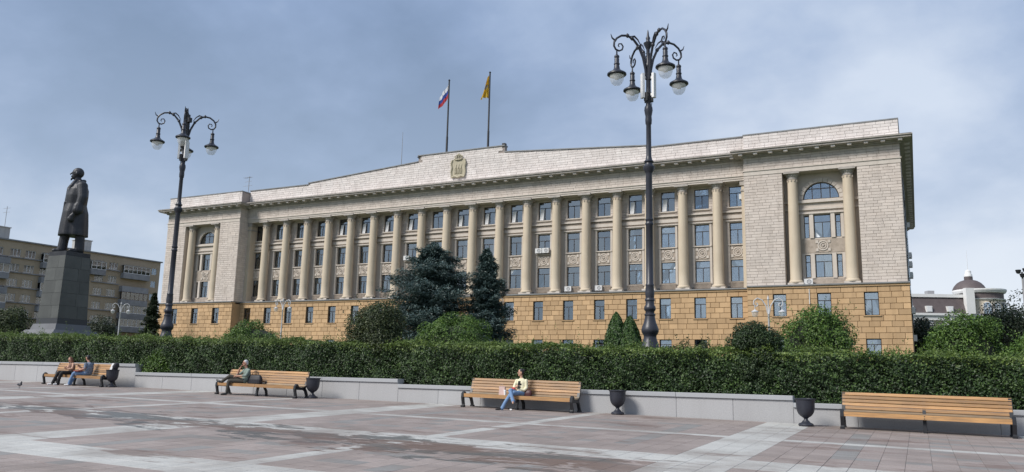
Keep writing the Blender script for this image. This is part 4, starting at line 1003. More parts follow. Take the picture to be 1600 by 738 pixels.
# --- woman in cream blouse (bench 3)
def p_cream():
    loc=place_person(2,.02); r=empty('person',(loc[0],loc[1],loc[2]),'person in cream blouse over black top, legs crossed, looking to the left','person')
    B=Body()     # tags: 0 skin 1 blouse 2 jeans 3 black 4 white sole
    torso(B,(.03,.05,.09),(.03,.10,.33),(.03,.10,.56),1,.165,.11,-.1); B.ell((.0,-.005,.36),(.055,.035,.12),3); B.ell((-.01,-.012,.24),(.065,.05,.08),3)
    B.limb([(.03,.10,.55,.05),(.02,.09,.66,.045)],0); m=add_head(B,(.01,.08,.77),rad(-62),rad(4),0)
    B.limb([(.20,.10,.50,.062),(.24,.06,.27,.052),(.20,-.02,.20,.045)],1); B.limb([(.20,-.02,.20,.045),(.02,-.16,.20,.036)],1); B.limb([(.02,-.16,.20,.03),(-.03,-.18,.205,.026)],0); add_hand(B,(-.03,-.18,.205),(-1,-.1,.05),(0,-.3,-1),0,1,.9)
    B.limb([(-.14,.10,.50,.062),(-.19,.0,.30,.05),(-.12,-.14,.24,.042)],1); B.limb([(-.12,-.14,.24,.034),(-.05,-.2,.27,.026)],0); add_hand(B,(-.05,-.2,.27),(.5,-.3,.5),(.4,.5,0),0,-1,.9)
    # standing leg: image-left foot forward; crossed leg over it
    B.limb([(.12,.03,.085,.095),(-.02,-.40,.10,.075),(-.08,-.47,.06,.066)],2); B.limb([(-.08,-.47,.06,.066),(-.20,-.62,-.20,.055),(-.26,-.72,-.40,.062)],2)
    B.limb([(-.08,.03,.09,.098),(-.13,-.36,.17,.082),(-.10,-.46,.17,.07)],2); B.limb([(-.10,-.46,.17,.07),(.02,-.56,-.06,.056),(.08,-.6,-.16,.064)],2)
    B.limb([(.08,-.60,-.17,.035),(.10,-.64,-.20,.03),(.14,-.74,-.22,.026)],0); B.limb([(-.27,-.73,-.40,.035),(-.33,-.80,-.425,.03),(-.40,-.88,-.43,.024)],3); B.limb([(-.02,-.6,-.435,.028),(.06,-.66,-.43,.026)],4); B.limb([(-.14,-.44,-.41,.03),(-.02,-.6,-.43,.026)],3)
    B.fuse('body',['skin','blouse','jeans','black_cloth','shoe_white'],.0095,2,r); face_marks(m,r); hair(m,r,'hair_black',0)
    bb=MB(); bb.lathe([(.02,0),(.04,.02),(.045,.05),(.03,.08),(.01,.09)],12); bb.v=[tuple(m@Vector((x,y+.105,z+.02))) for x,y,z in bb.v]; bb.build('hair_bun','hair_black',r,smooth=True)
    tag(MB().box(-.05,.05,-.02,.02,-.035,.035).build('phone_case','red_case',None,(loc[0]-.10,loc[1]-.24,loc[2]+.25)),'small red case in the hands of the person in cream blouse','phone')
    return loc
L2=p_cream()
def bag(loc,size,matn,name,lab,cat,strap=True,rz=0.):
    r=empty(name,loc,lab,cat,rz=rz); sx,sy,sz=size; B=Body(); B.loft([(0,0,0,sx*.46,sy*.46),(0,0,sz*.06,sx*.5,sy*.5),(0,0,sz*.5,sx*.52,sy*.5),(0,0,sz*.85,sx*.46,sy*.36),(0,0,sz,sx*.38,sy*.2)],0,20,lambda a,t:.10*abs(math.sin(2*a))+.02*math.sin(7*a)); B.fuse('bag_body',[matn],.012,2,r)
    if strap: MB().tube([(-sx*.3,0,sz*.9),(-sx*.2,0,sz*1.3),(0,0,sz*1.45),(sx*.2,0,sz*1.3),(sx*.3,0,sz*.9)],.012,6).build('strap',matn,r)
bag((L2[0]+.28,L2[1]+.06,L2[2]),(.30,.15,.20),'bag_maroon','handbag','dark maroon handbag right of the person in cream blouse','bag')
mb=MB(); mb.quadmesh([(-.11,-.06,0),(.11,-.06,0),(.11,.06,0),(-.11,.06,0),(-.10,-.05,.30),(.10,-.04,.28),(.10,.04,.30),(-.10,.05,.31)],[(0,3,2,1),(0,1,5,4),(1,2,6,5),(2,3,7,6),(3,0,4,7)]); mb.tube([(-.05,-.05,.30),(-.03,-.06,.38),(.03,-.06,.38),(.05,-.05,.29)],.006,5)
tag(mb.build('paper_bag','bag_paper',None,(L2[0]-.62,L2[1]-.02,L2[2])),'pinkish paper bag on bench left of the person in cream blouse','bag')
cu=empty('drink_cup',(L2[0]-.47,L2[1]-.12,L2[2]),'white takeaway cup beside the pinkish paper bag','cup'); MB().lathe([(.035,0),(.045,.16)],16).build('cup','paper',cu,smooth=True); MB().lathe([(.048,.16),(.048,.175),(.04,.185)],16).build('lid','paper',cu,smooth=True)
# --- grey-haired man (bench 2)
def p_grey():
    loc=place_person(1,-.92); r=empty('person',loc,'person with grey hair and green shirt, ankle over knee, hand at mouth','person')
    B=Body()     # 0 skin 1 shirt 2 trousers 3 shoe
    torso(B,(.05,.08,.10),(.10,.13,.33),(.09,.10,.57),1,.18,.125,-.35,-.3,.1)
    B.limb([(.09,.10,.56,.055),(.06,.07,.68,.05)],0); m=add_head(B,(.04,.05,.79),rad(-38),rad(6),0,1.03)
    B.limb([(.25,.06,.51,.068),(.24,-.08,.31,.055),(.12,-.15,.30,.046)],1); B.limb([(.12,-.15,.30,.042),(-.10,-.20,.28,.032)],0); add_hand(B,(-.10,-.20,.28),(-1,-.1,0),(0,-.2,-1),0,1,.8)
    B.limb([(-.07,.16,.52,.066),(-.17,.0,.34,.054),(-.18,-.10,.34,.05)],1); B.limb([(-.18,-.10,.34,.044),(-.09,-.10,.56,.034),(-.05,-.08,.63,.03)],0); add_hand(B,(-.05,-.08,.63),(.4,.1,1),(1,.4,0),0,-1,1.1)
    B.limb([(.10,.02,.09,.10),(-.32,-.32,.10,.08),(-.36,-.36,.05,.07)],2); B.limb([(-.36,-.36,.05,.07),(-.34,-.42,-.22,.058),(-.33,-.43,-.32,.062)],2)
    B.limb([(-.02,.03,.10,.10),(-.30,-.26,.25,.082),(-.36,-.32,.27,.074)],2); B.limb([(-.36,-.32,.27,.074),(-.48,-.42,.16,.06),(-.58,-.48,.06,.06)],2)
    B.limb([(-.58,-.48,.06,.05),(-.66,-.54,.06,.046),(-.78,-.56,.12,.036)],3); B.limb([(-.33,-.43,-.30,.048),(-.34,-.46,-.40,.05),(-.44,-.60,-.42,.036)],3)
    B.fuse('body',['skin_tan','shirt_green','trousers_olive','shoe_black'],.0095,2,r); face_marks(m,r,1.03); hair(m,r,'hair_grey',0,1.03); return loc
L1=p_grey(); bag((L1[0]+.55,L1[1]+.12,L1[2]),(.66,.26,.34),'bag_black','shoulder_bag','black shoulder bag on bench right of the grey-haired person','bag')
# --- couple (bench 1)
def p_man():
    loc=place_person(0,.55); r=empty('person',loc,'person in blue patterned shirt and jeans, sitting sideways reading papers','person')
    B=Body()     # 0 skin 1 shirt 2 jeans 3 white
    torso(B,(.10,.04,.10),(.12,.08,.34),(.06,.08,.58),1,.125,.17,0,0,.1)
    B.limb([(.05,.08,.57,.055),(-.01,.07,.68,.05)],0); m=add_head(B,(-.05,.06,.79),rad(-82),rad(8),0,1.02)
    B.limb([(.07,-.10,.52,.07),(.13,-.16,.32,.058)],1); B.limb([(.13,-.16,.32,.048),(-.12,-.20,.25,.04),(-.30,-.18,.36,.03)],0); add_hand(B,(-.30,-.18,.36),(-.8,.1,.6),(0,.5,.5),0,1,.7)
    B.limb([(.07,.24,.52,.07),(.0,.18,.32,.055)],1); B.limb([(0,.18,.32,.046),(-.25,.0,.32,.034),(-.36,-.05,.38,.03)],0); add_hand(B,(-.36,-.05,.38),(-.8,-.1,.6),(0,-.5,.5),0,-1,.7)
    B.limb([(.08,-.05,.10,.10),(-.30,-.30,.12,.08),(-.36,-.34,.08,.07)],2); B.limb([(-.36,-.34,.08,.07),(-.42,-.42,-.20,.058),(-.44,-.44,-.38,.062)],2)
    B.limb([(.06,.10,.10,.10),(-.36,-.02,.13,.08),(-.42,-.06,.08,.07)],2); B.limb([(-.42,-.06,.08,.07),(-.44,-.30,-.2,.056),(-.46,-.36,-.38,.06)],2)
    B.limb([(-.45,-.46,-.405,.042),(-.56,-.56,-.415,.032)],3); B.limb([(-.47,-.38,-.405,.042),(-.6,-.46,-.415,.032)],3)
    B.fuse('body',['skin_tan','shirt_blue','jeans','shoe_white'],.0095,2,r); face_marks(m,r,1.02); hair(m,r,'hair_black',0,1.02); return loc
LM_=p_man()
def p_red():
    loc=place_person(0,-.52); r=empty('person',loc,'person with long reddish hair and black trousers, bowed over papers','person')
    B=Body()     # 0 skin 1 top 2 trousers 3 white
    torso(B,(.0,.06,.09),(.06,.02,.31),(.10,-.04,.52),1,.15,.105,.3)
    B.limb([(.10,-.04,.51,.045),(.09,-.08,.60,.042)],0); B.limb([(-.03,-.02,.50,.045),(.2,-.06,.52,.045)],0); m=add_head(B,(.09,-.12,.69),rad(14),rad(30),0,.97)
    B.limb([(.24,-.06,.49,.05),(.30,-.14,.30,.04),(.16,-.26,.27,.03)],0); add_hand(B,(.16,-.26,.27),(-1,-.2,.2),(0,.2,1),0,1,.8)
    B.limb([(-.06,-.02,.48,.05),(-.10,-.12,.28,.04),(.0,-.28,.29,.03)],0); add_hand(B,(.0,-.28,.29),(.8,-.2,.5),(0,.2,1),0,-1,.8)
    B.limb([(.10,.03,.09,.10),(.06,-.42,.10,.082),(.03,-.46,.05,.072)],2); B.limb([(.03,-.46,.05,.072),(-.02,-.50,-.2,.07),(-.05,-.50,-.39,.075)],2)
    B.limb([(-.08,.03,.09,.10),(-.22,-.38,.11,.082),(-.26,-.42,.05,.072)],2); B.limb([(-.26,-.42,.05,.072),(-.32,-.50,-.2,.068),(-.36,-.54,-.37,.075)],2)
    B.limb([(-.06,-.52,-.41,.04),(-.1,-.66,-.42,.034)],3); B.limb([(-.38,-.56,-.41,.04),(-.48,-.68,-.42,.034)],3)
    B.fuse('body',['skin','top_brown','black_cloth','shoe_white'],.0095,2,r); face_marks(m,r,.97,'hair_red'); hair(m,r,'hair_red',.20,.97); return loc
LW=p_red()
bag((LW[0]-.38,LW[1]-.02,LW[2]),(.36,.2,.16),'bag_black','handbag','black bag at the left end of the couple\'s bench','bag',False)
mb=MB()
for k in range(5): mb.quadmesh([(-.16+.01*k,-.11,0+.004*k),(.12,-.12,.03+.004*k),(.14,.10,.05+.004*k),(-.14,.11,.015+.005*k)],[(0,1,2,3)])
tag(mb.build('paper_sheets','paper',None,(LM_[0]-.46,LM_[1]-.16,LM_[2]+.47)),'white sheets of paper held between the seated couple','paper')
tag(MB().box(-.16,.16,-.11,.11,0,.04).build('red_folder','folder_red',None,(LM_[0]-.12,LM_[1]-.30,LM_[2]+.19)),'dark red folder lying on the lap of the person in blue shirt','folder')

# ------------------------------------------------------------------ statue and pedestal
SX,SY=-53.2,36.0; SZ=terr(SX,SY)
ped=empty('statue_pedestal',(SX,SY,SZ),'tall dark green stone pedestal on a stepped grey base, under the bronze statue','pedestal')
zt=7.62-SZ          # top of pedestal (local)
zb=3.25-SZ
def frust(h0,h1,z0,z1): 
    return [(-h0,-h0,z0),(h0,-h0,z0),(h0,h0,z0),(-h0,h0,z0),(-h1,-h1,z1),(h1,-h1,z1),(h1,h1,z1),(-h1,h1,z1)],[(0,3,2,1),(4,5,6,7),(0,1,5,4),(1,2,6,5),(2,3,7,6),(3,0,4,7)]
H0,H1=1.10,.95
hw=lambda z:H0+(H1-H0)*(z-zb)/(zt-zb)
MB().quadmesh(*frust(H0-.03,H1-.03,zb,zt-.02)).build('core','pedestal_dark',ped)
nc=5
for k in range(nc):
    z0=zb+(zt-zb)*k/nc+.008; z1=zb+(zt-zb)*(k+1)/nc-.008; a,b=hw(z0),hw(z1); sp_=(.0 if k%2 else .28)
    for rot in range(4):
        for (u0,u1) in ((-1,sp_-.0 if sp_ else .1),(sp_ if sp_ else .1,1)):
            e=.006
            c_,s_=math.cos(rot*PI/2),math.sin(rot*PI/2); vs=[]
            for (u,hh,zz,dd) in ((u0,a,z0,0),(u1,a,z0,0),(u1,b,z1,0),(u0,b,z1,0),(u0,a,z0,.08),(u1,a,z0,.08),(u1,b,z1,.08),(u0,b,z1,.08)):
                x=u*hh+(e if u==u0 else -e)-(dd if u==1 else -dd if u==-1 else 0); y=-hh+dd; vs.append((x*c_-y*s_,x*s_+y*c_,zz))
            MB().quadmesh(vs,[(0,1,2,3),(4,5,1,0),(5,6,2,1),(6,7,3,2),(7,4,0,3)]).build('facing_slab','pedestal',ped)
MB().quadmesh(*frust(H0+.03,H0+.02,zb-.38,zb-.004)).build('dark_band','pedestal_dark',ped)
MB().quadmesh(*frust(1.36,1.24,zb-.80,zb-.385)).build('base_course','pedestal_base',ped)
MB().quadmesh(*frust(1.9,1.55,zb-1.25,zb-.804)).build('base_course','pedestal_base',ped)
MB().quadmesh(*frust(2.5,2.4,-.3,zb-1.254)).build('step','pedestal_base',ped)
# lighter capping line and plinth for the figure
st=empty('statue',(SX,SY,SZ+zt),'dark bronze statue of a standing figure in a long overcoat on the tall pedestal','statue')
MB().box(-.92,.92,-.92,.92,.002,.30).build('plinth','bronze',st)
Bd=Body(); k_=6.15/1.80; Z0=.30
# figure 1.8 m units, faces -Y, his left is +X
i0=0
fold=lambda a,t:.05*math.sin(5*a+.6)*(1-t)**1.2+.025*math.sin(9*a+2)*(1-t)
Bd.loft([(0,0,.36,.275,.245),(0,0,.40,.278,.245),(0,.0,.60,.27,.235),(0,0,.85,.262,.215),(0,.0,1.02,.242,.175),(0,0,1.2,.262,.185),(0,.01,1.34,.262,.172),(0,.02,1.44,.215,.13),(0,.02,1.50,.13,.10),(0,.015,1.55,.085,.085)],0,40,fold)
Bd.limb([(-.10,-.09,.50,.09),(-.11,-.115,.25,.082),(-.12,-.125,.08,.085)],0); Bd.limb([(.11,.10,.50,.09),(.12,.115,.25,.082),(.125,.12,.08,.085)],0)
Bd.limb([(-.12,-.09,.05,.055),(-.14,-.24,.045,.045)],0); Bd.limb([(.125,.15,.05,.055),(.15,-.02,.045,.045)],0)
Bd.limb([(.25,.03,1.40,.095),(.335,.04,1.14,.085),(.33,.0,.90,.075)],0); Bd.limb([(.33,.0,.95,.092),(.335,-.01,.865,.096)],0); Bd.limb([(.30,-.05,.80,.04),(.28,-.09,.73,.05),(.27,-.10,.67,.05)],0); Bd.ell((.26,-.10,.68),(.055,.06,.07),0)
Bd.limb([(-.24,.04,1.40,.095),(-.27,.07,1.14,.085),(-.25,.06,.92,.075)],0); Bd.ell((-.24,.04,.82),(.05,.055,.07),0)
Bd.limb([(-.06,-.06,1.53,.03),(-.12,-.125,1.38,.038),(-.06,-.165,1.10,.022)],0); Bd.limb([(.06,-.06,1.53,.03),(.12,-.12,1.40,.038),(.02,-.165,1.08,.022)],0); Bd.limb([(-.09,.02,1.52,.035),(0,.09,1.55,.04),(.09,.02,1.52,.035)],0); Bd.limb([(.03,-.19,1.05,.018),(.06,-.215,.42,.018)],0)
Bd.limb([(0,.0,1.48,.07),(0,-.02,1.58,.062)],0); add_head(Bd,(0,-.03,1.685),rad(-28),rad(-4),0,1.12,False); 
hm=Matrix.Translation((0,-.03,1.685))@Matrix.Rotation(rad(-28),4,'Z'); i1=len(Bd.v); Bd.limb([(0,-.09,-.10,.02),(0,-.105,-.135,.014)],0); Bd.limb([(-.03,-.10,-.055,.008),(.03,-.10,-.055,.008)],0); Bd.xform(i1,hm)
Bd.v=[(x*k_*.97,y*k_*1.12,z*k_+Z0-.02) for x,y,z in Bd.v]
Bd.fuse('figure',['bronze'],.028,1,st).rotation_euler=(0,0,rad(-24))

# ------------------------------------------------------------------ planting
def hedge(x0,x1,lab,zlow,dens=1500,front=25.62,back=27.5):
    r=empty('clipped_hedge',((x0+x1)/2,(front+back)/2,terr((x0+x1)/2,27)),lab,'hedge','hedge sections behind the granite wall'); L=np.array(r.location)
    top=lambda x:1.0-.0157*(x-(-3.))-.02
    n=int((x1-x0)*1.5*dens); x=rng.uniform(x0,x1,n); zt_=top(x); z=zlow-.10+(zt_+.04-zlow)*rng.uniform(0,1,n)**.9
    y=front+.22*wob(x,0*x,z,2.3)+.15*wob(x+5,0*x,z*1.7,5.1)+np.abs(rng.normal(0,.12,n))+np.where(rng.uniform(0,1,n)<.3,rng.uniform(0,.5,n),0)
    keep=(wob(x+9,0*x,z*1.2,3.1)+.6*wob(x,0*x,z,7.))>-.7-1.1*rng.uniform(0,1,n); x,y,z=x[keep],y[keep],z[keep]; n=len(x)
    P1=np.stack([x,y,z],1); O1=np.tile([0,-1,.15],(n,1))
    n2=int((x1-x0)*(back-front)*dens*.45); x=rng.uniform(x0,x1,n2); y=rng.uniform(front,back,n2); z=top(x)+.07*wob(x*.3,y*.3,0*x,2.1)+.12*wob(x,y,0*x,2.1)+.07*wob(x,y,0*x,6.)-np.abs(rng.normal(0,.09,n2))
    P2=np.stack([x,y,z],1); O2=np.tile([0,-.1,1.],(n2,1))
    n3=int((x1-x0)*26); x=rng.uniform(x0,x1,n3); y=rng.uniform(front+.05,back,n3); h_=rng.exponential(.10,n3)+.03; k=9
    t=np.tile(np.linspace(.1,1,k),n3); P3=np.stack([np.repeat(x,k)+rng.normal(0,.03,n3*k),np.repeat(y,k)+rng.normal(0,.03,n3*k),np.repeat(top(x)+.08*wob(x,y,0*x,2.1),k)+t*np.repeat(h_,k)],1); O3=unit(rng.normal(0,1,(n3*k,3)))
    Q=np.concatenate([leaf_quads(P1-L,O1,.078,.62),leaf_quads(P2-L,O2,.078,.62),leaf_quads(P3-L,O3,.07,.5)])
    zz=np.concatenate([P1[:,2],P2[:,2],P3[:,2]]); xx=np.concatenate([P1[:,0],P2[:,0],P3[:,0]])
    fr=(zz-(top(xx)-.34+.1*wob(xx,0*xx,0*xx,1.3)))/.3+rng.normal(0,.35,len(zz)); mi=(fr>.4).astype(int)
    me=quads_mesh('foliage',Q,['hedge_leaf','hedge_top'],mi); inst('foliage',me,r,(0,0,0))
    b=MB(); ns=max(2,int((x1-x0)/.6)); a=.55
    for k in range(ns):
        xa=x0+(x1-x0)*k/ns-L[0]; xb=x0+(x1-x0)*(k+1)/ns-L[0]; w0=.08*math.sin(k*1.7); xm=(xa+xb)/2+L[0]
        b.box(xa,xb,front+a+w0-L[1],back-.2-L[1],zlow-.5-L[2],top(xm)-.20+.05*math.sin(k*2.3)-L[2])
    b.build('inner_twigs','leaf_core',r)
    return r
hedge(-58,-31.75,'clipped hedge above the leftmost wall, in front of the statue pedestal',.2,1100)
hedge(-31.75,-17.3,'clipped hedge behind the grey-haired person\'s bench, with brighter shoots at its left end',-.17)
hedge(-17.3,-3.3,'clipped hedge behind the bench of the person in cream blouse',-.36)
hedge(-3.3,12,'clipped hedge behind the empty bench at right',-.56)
def crown_pts(c,R,n,K,rc,seed,squash=1.,zmin=None):
    g=np.random.default_rng(seed); d=unit(g.normal(0,1,(K,3))); d[:,2]=np.where(d[:,2]<-.35,-d[:,2],d[:,2])
    C=np.array(c)+d*np.array(R)*g.uniform(.62,.88,(K,1)); rr=rc*g.uniform(.6,1.35,K); p=rr**2; ki=g.choice(K,n,p=p/p.sum())
    v=unit(g.normal(0,1,(n,3))); P=C[ki]+v*(rr[ki]*g.uniform(.55,1.05,n)**.6)[:,None]*np.array([1,1,squash]); O=unit(v+.8*unit(P-np.array(c)))
    return P,O
def plant(name,lab,cat,x,y,ztop,rx,ry,rz,matn,n,leaf,K=40,rc=.3,seed=1,group=None,trunk=.07,core=.74,zbase=None,aspect=.6,shoots=0):
    zg=terr(x,y) if zbase is None else zbase; r=empty(name,(x,y,zg),lab,cat,group); cz=ztop-rz-zg+rc*.25
    P,O=crown_pts((0,0,cz),(rx-rc*.4,ry-rc*.4,rz-rc*.3),n,K,rc*min(rx,rz),seed)
    if shoots:
        g=np.random.default_rng(seed+5); a=unit(g.normal(0,1,(shoots,3))); a[:,2]=np.abs(a[:,2])+.4; a=unit(a); k=12; t=np.tile(np.linspace(0,1,k),shoots)[:,None]
        PS=np.repeat(np.array((0,0,cz))+a*np.array((rx,ry,rz))*.95,k,0)+t*np.repeat(a*g.uniform(.15,.45,(shoots,1))*rz*.8,k,0)+g.normal(0,.03,(shoots*k,3)); P=np.concatenate([P,PS]); O=np.concatenate([O,unit(g.normal(0,1,(shoots*k,3)))])
    inst('crown',quads_mesh('crown',leaf_quads(P,O,leaf,aspect),matn),r,(0,0,0))
    b=MB(); b.tube([(0,0,-.1),(.03,.02,max(.2,(cz-rz)*.6)),(0,0,cz)],[trunk*1.3,trunk,trunk*.4],8); g=random.Random(seed)
    for k in range(7):
        a=g.uniform(0,6.28); e=g.uniform(.5,.8); b.tube([(0,0,cz*.35+.1*k*cz*.5),(rx*.35*math.cos(a),ry*.35*math.sin(a),cz*.7),(rx*e*math.cos(a),ry*e*math.sin(a),cz+rz*g.uniform(-.1,.5))],[trunk*.55,trunk*.35,trunk*.12],5)
    b.build('trunk','bark',r)
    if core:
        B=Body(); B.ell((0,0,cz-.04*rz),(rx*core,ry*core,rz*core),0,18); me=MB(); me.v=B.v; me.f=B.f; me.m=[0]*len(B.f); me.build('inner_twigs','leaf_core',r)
    return r
plant('round_bush','tall dark mottled bush left of the spruces, poking above the hedge','bush',-19.5,26.6,2.86,1.52,1.05,2.1,'mix_leaf',44000,.075,60,.30,3,shoots=26,core=.5,trunk=.03)
plant('round_bush','wide bright green dome-shaped bush in front of the spruces','bush',-20.0,33.6,2.85,2.45,1.9,1.75,'bright_leaf',30000,.085,70,.26,4)
plant('round_bush','dense dark round bush right of the lamp post, beside the pale park lamp','bush',-4.58,26.25,2.08,.93,.85,1.55,'dark_leaf',34000,.062,60,.30,5,core=.45,trunk=.03)
plant('round_bush','large light green bush in front of the right pavilion','bush',-3.45,33.2,3.0,1.6,1.5,1.9,'bright_leaf',26000,.085,60,.30,6,shoots=20)
plant('round_bush','bright green bush in front of the left part of the ochre storey','bush',-32.4,33.2,2.68,2.2,1.7,1.6,'bright_leaf',22000,.09,60,.26,7)
plant('round_bush','round green bush in front of the domed white building','bush',1.55,33.6,2.72,1.36,1.3,1.75,'bright_leaf',24000,.08,55,.3,8)
plant('low_shrub','low light green shrub right of the round bush, at the right edge','bush',3.9,31.5,1.75,1.7,1.2,1.3,'bright_leaf',14000,.085,40,.3,9,shoots=14)
plant('low_shrub','shrub with tall light shoots at the upper right edge','bush',4.15,34.0,2.35,1.1,1.0,1.6,'bright_leaf',9000,.085,30,.32,10,shoots=12)
plant('bright_shoots','bright yellow-green shrub overhanging the wall step right of the couple','bush',-30.9,25.75,.75,.95,.45,.95,'bright_leaf',5500,.085,24,.4,12,core=0,zbase=-.35)
plant('low_shrub','thin shrub with bare shoots above the hedge, right of the lamp post','bush',-7.4,29.5,1.55,1.2,.8,.9,'mix_leaf',3500,.07,30,.25,13,shoots=16,core=0)
def thuja(px,py,Y,rx,lab,seed):
    t=ray_pt(px,py,Y); zg=terr(t.x,Y); h=t.z-zg; r=empty('thuja',(t.x,Y,zg),lab,'bush','pair of small thujas'); n=15000
    g=np.random.default_rng(seed); u=g.uniform(0,1,n)**.8; a=g.uniform(0,6.28,n); R=rx*np.sin(PI*np.clip(u*.88+.12,0,1)**.85)**.62*(1+.14*wob(np.cos(a)*2,np.sin(a)*2,u*5,1.6)+.08*np.sin(9*a+u*20)); R*=g.uniform(.72,1.03,n)**.7
    P=np.stack([R*np.cos(a),R*np.sin(a),u*h],1); O=np.stack([np.cos(a),np.sin(a),.3+0*a],1); al=np.stack([.35*np.cos(a),.35*np.sin(a),1+0*a],1)
    inst('crown',quads_mesh('crown',leaf_quads(P,O,.12,.42,.6,along=al),'thuja'),r,(0,0,0)); MB().lathe([(rx*.5,.05),(rx*.68,h*.3),(rx*.66,h*.6),(rx*.25,h*.85)],12).build('inner_twigs','leaf_core',r); MB().tube([(0,0,-.1),(0,0,h*.8)],[.05,.015],6).build('trunk','bark',r)
thuja(963,489,33,.55,'left, pointed one of two small green thujas beside the lamp post',21); thuja(984,495,33.1,.58,'right, rounder one of two small green thujas beside the lamp post',22)
def spruce(x,y,ztop,R,lab,seed,n_b,lean=0.,matn='blue_spruce',group='blue spruces',full=1.,sz=.20,env=1.35):
    zg=terr(x,y); H=ztop-zg; r=empty('spruce',(x,y,zg),lab,'tree',group); g=np.random.default_rng(seed); P=[];A=[];O=[]
    b=MB(); b.tube([(0,0,-.1),(lean*.5,0,H*.5),(lean,0,H)],[.22,.13,.02],10)
    for k in range(n_b):
        u=(k+g.uniform())/n_b; hz_=H*(.10+.88*u**.92); a=k*2.39996+g.normal(0,.25); L=R*(min(1.,env*(1-u))**.72*full+.05)*g.uniform(.6,1.18)*(1+.28*math.sin(u*30+1.6*math.sin(a)+.8*math.sin(2*a+1)))
        base=np.array([lean*hz_/H,0,hz_]); dirv=np.array([math.cos(a),math.sin(a),0]); side=np.array([-math.sin(a),math.cos(a),0]); m=9
        ts=np.linspace(.12,1,m); curve=[base+dirv*(L*t)+np.array([0,0,L*(-.22*t+.20*t*t)*(1-.5*u)+.12*L*u]) for t in ts]
        if k%3==0: b.tube([tuple(base),tuple(curve[m//2]),tuple(curve[-1])],[.05*(1-u)+.012,.03*(1-u)+.008,.006],4)
        for t,c in zip(ts,curve):
            wd=.42*L*(1-.75*t)+.16; nn=int(30*(.5+wd)*full**.5)
            lat=g.normal(0,.45,nn); q=c+side*np.outer(lat*wd,np.ones(3))+dirv*np.outer(g.uniform(-.12,.14,nn)*1.0-np.abs(lat)*.0,np.ones(3))+np.array([0,0,1])*np.outer(g.normal(-.03,.09,nn)-.22*np.abs(lat)*wd,np.ones(3))
            P.append(q); A.append(unit(dirv+side*np.outer(lat*1.2,np.ones(3))+np.array([0,0,-.15])+g.normal(0,.35,(nn,3)))); O.append(np.tile([0,0,1.],(nn,1))+dirv*.3)
    P=np.concatenate(P);A=np.concatenate(A);O=np.concatenate(O)
    inst('crown',quads_mesh('crown',leaf_quads(P,O,sz,.34,.8,along=A),matn),r,(0,0,0)); b.build('trunk','bark',r)
    return r
spruce(-31.6,50,9.75,3.3,'broad blue spruce with tiered boughs before the colonnade',31,380,-.2,env=1.9)
spruce(-27.6,51,9.25,1.75,'slimmer pointed blue spruce right of the broad one',32,320,-.2,env=1.2)
spruce(-104.2,85.,11.6,1.5,'dark spruce at the left corner of the building, beside the apartment block',33,150,0,'far_leaf','background trees',1.,.26)
def far_tree(px,py,Y,rx,rz,lab,seed,matn='far_leaf',n=14000,leaf=.28):
    t=ray_pt(px,py,Y); plant('leafy_tree',lab,'tree',t.x,Y,t.z,rx,rx,rz,matn,n,leaf,46,.34,seed,'background trees',.22,.62)
far_tree(1437,494,118,3.6,5.2,'dark tree just right of the building corner, before the white building',41,n=12000)
far_tree(1592,462,112,5.0,6.5,'dark loose tree at the right edge',42,n=12000)
far_tree(1566,478,124,4.4,6.0,'dark tree between the domed building and the right edge',45,n=11000)
far_tree(22,484,82,4.6,4.6,'green tree left of the pedestal, before the apartment block',43,'mix_leaf',15000,.3)
far_tree(158,496,100,3.8,4.4,'dark tree right of the pedestal base, before the apartment block',44,n=9000)

# ------------------------------------------------------------------ brown apartment block, left
AG=1.3; AR_=math.atan2(.99745,.07137)
apt=empty('apartment_block',(-152.5,88.9,AG),'brown brick apartment block with grey balconies behind the statue','building',rz=AR_)
def ap(mb,name,m,parent=apt,kind=None): 
    o=mb.build(name,m,parent,(0,0,-AG if parent is apt else 0)); return o
rowsA=[20.45-2.83*k for k in range(6)]
wx=[-8.3,-5.2,-2.6,.0,3.2,6.0,9.0,12.0,15.2,20.2,23.2]
H=[]
for z in rowsA:
    for x in wx: H.append((x-.95,x+.95,z,z+1.45))
    H.append((32.9-.62,32.9+.62,z,z+1.42))
mb=MB(); wall_holes(mb,-14,34.3,AG-1,23.3,0,H,.22); ap(mb,'front_wall','brown_brick')
mb=MB(); mb.box(-14,34.28,.6,13,AG-1,23.2); ap(mb,'rear_volume','brown_brick')
mb=MB(); mb.quad((34.3,0,AG-1),(34.3,.7,AG-1),(34.3,.7,23.3),(34.3,0,23.3)); ap(mb,'end_wall','brown_brick')
mb=MB(); mb.box(-14.3,34.6,-.35,13.3,23.3,23.55); ap(mb,'roof_edge','metal_roof')
for k,(a,b) in enumerate(((-3.2,3.2),(17.3,19.7))):
    mb=MB(); mb.box(a,b,3,6,23.55,26.1).box(a-.15,b+.15,2.85,6.15,26.1,26.25); ap(mb,'roof_hut','concrete')
fa={}
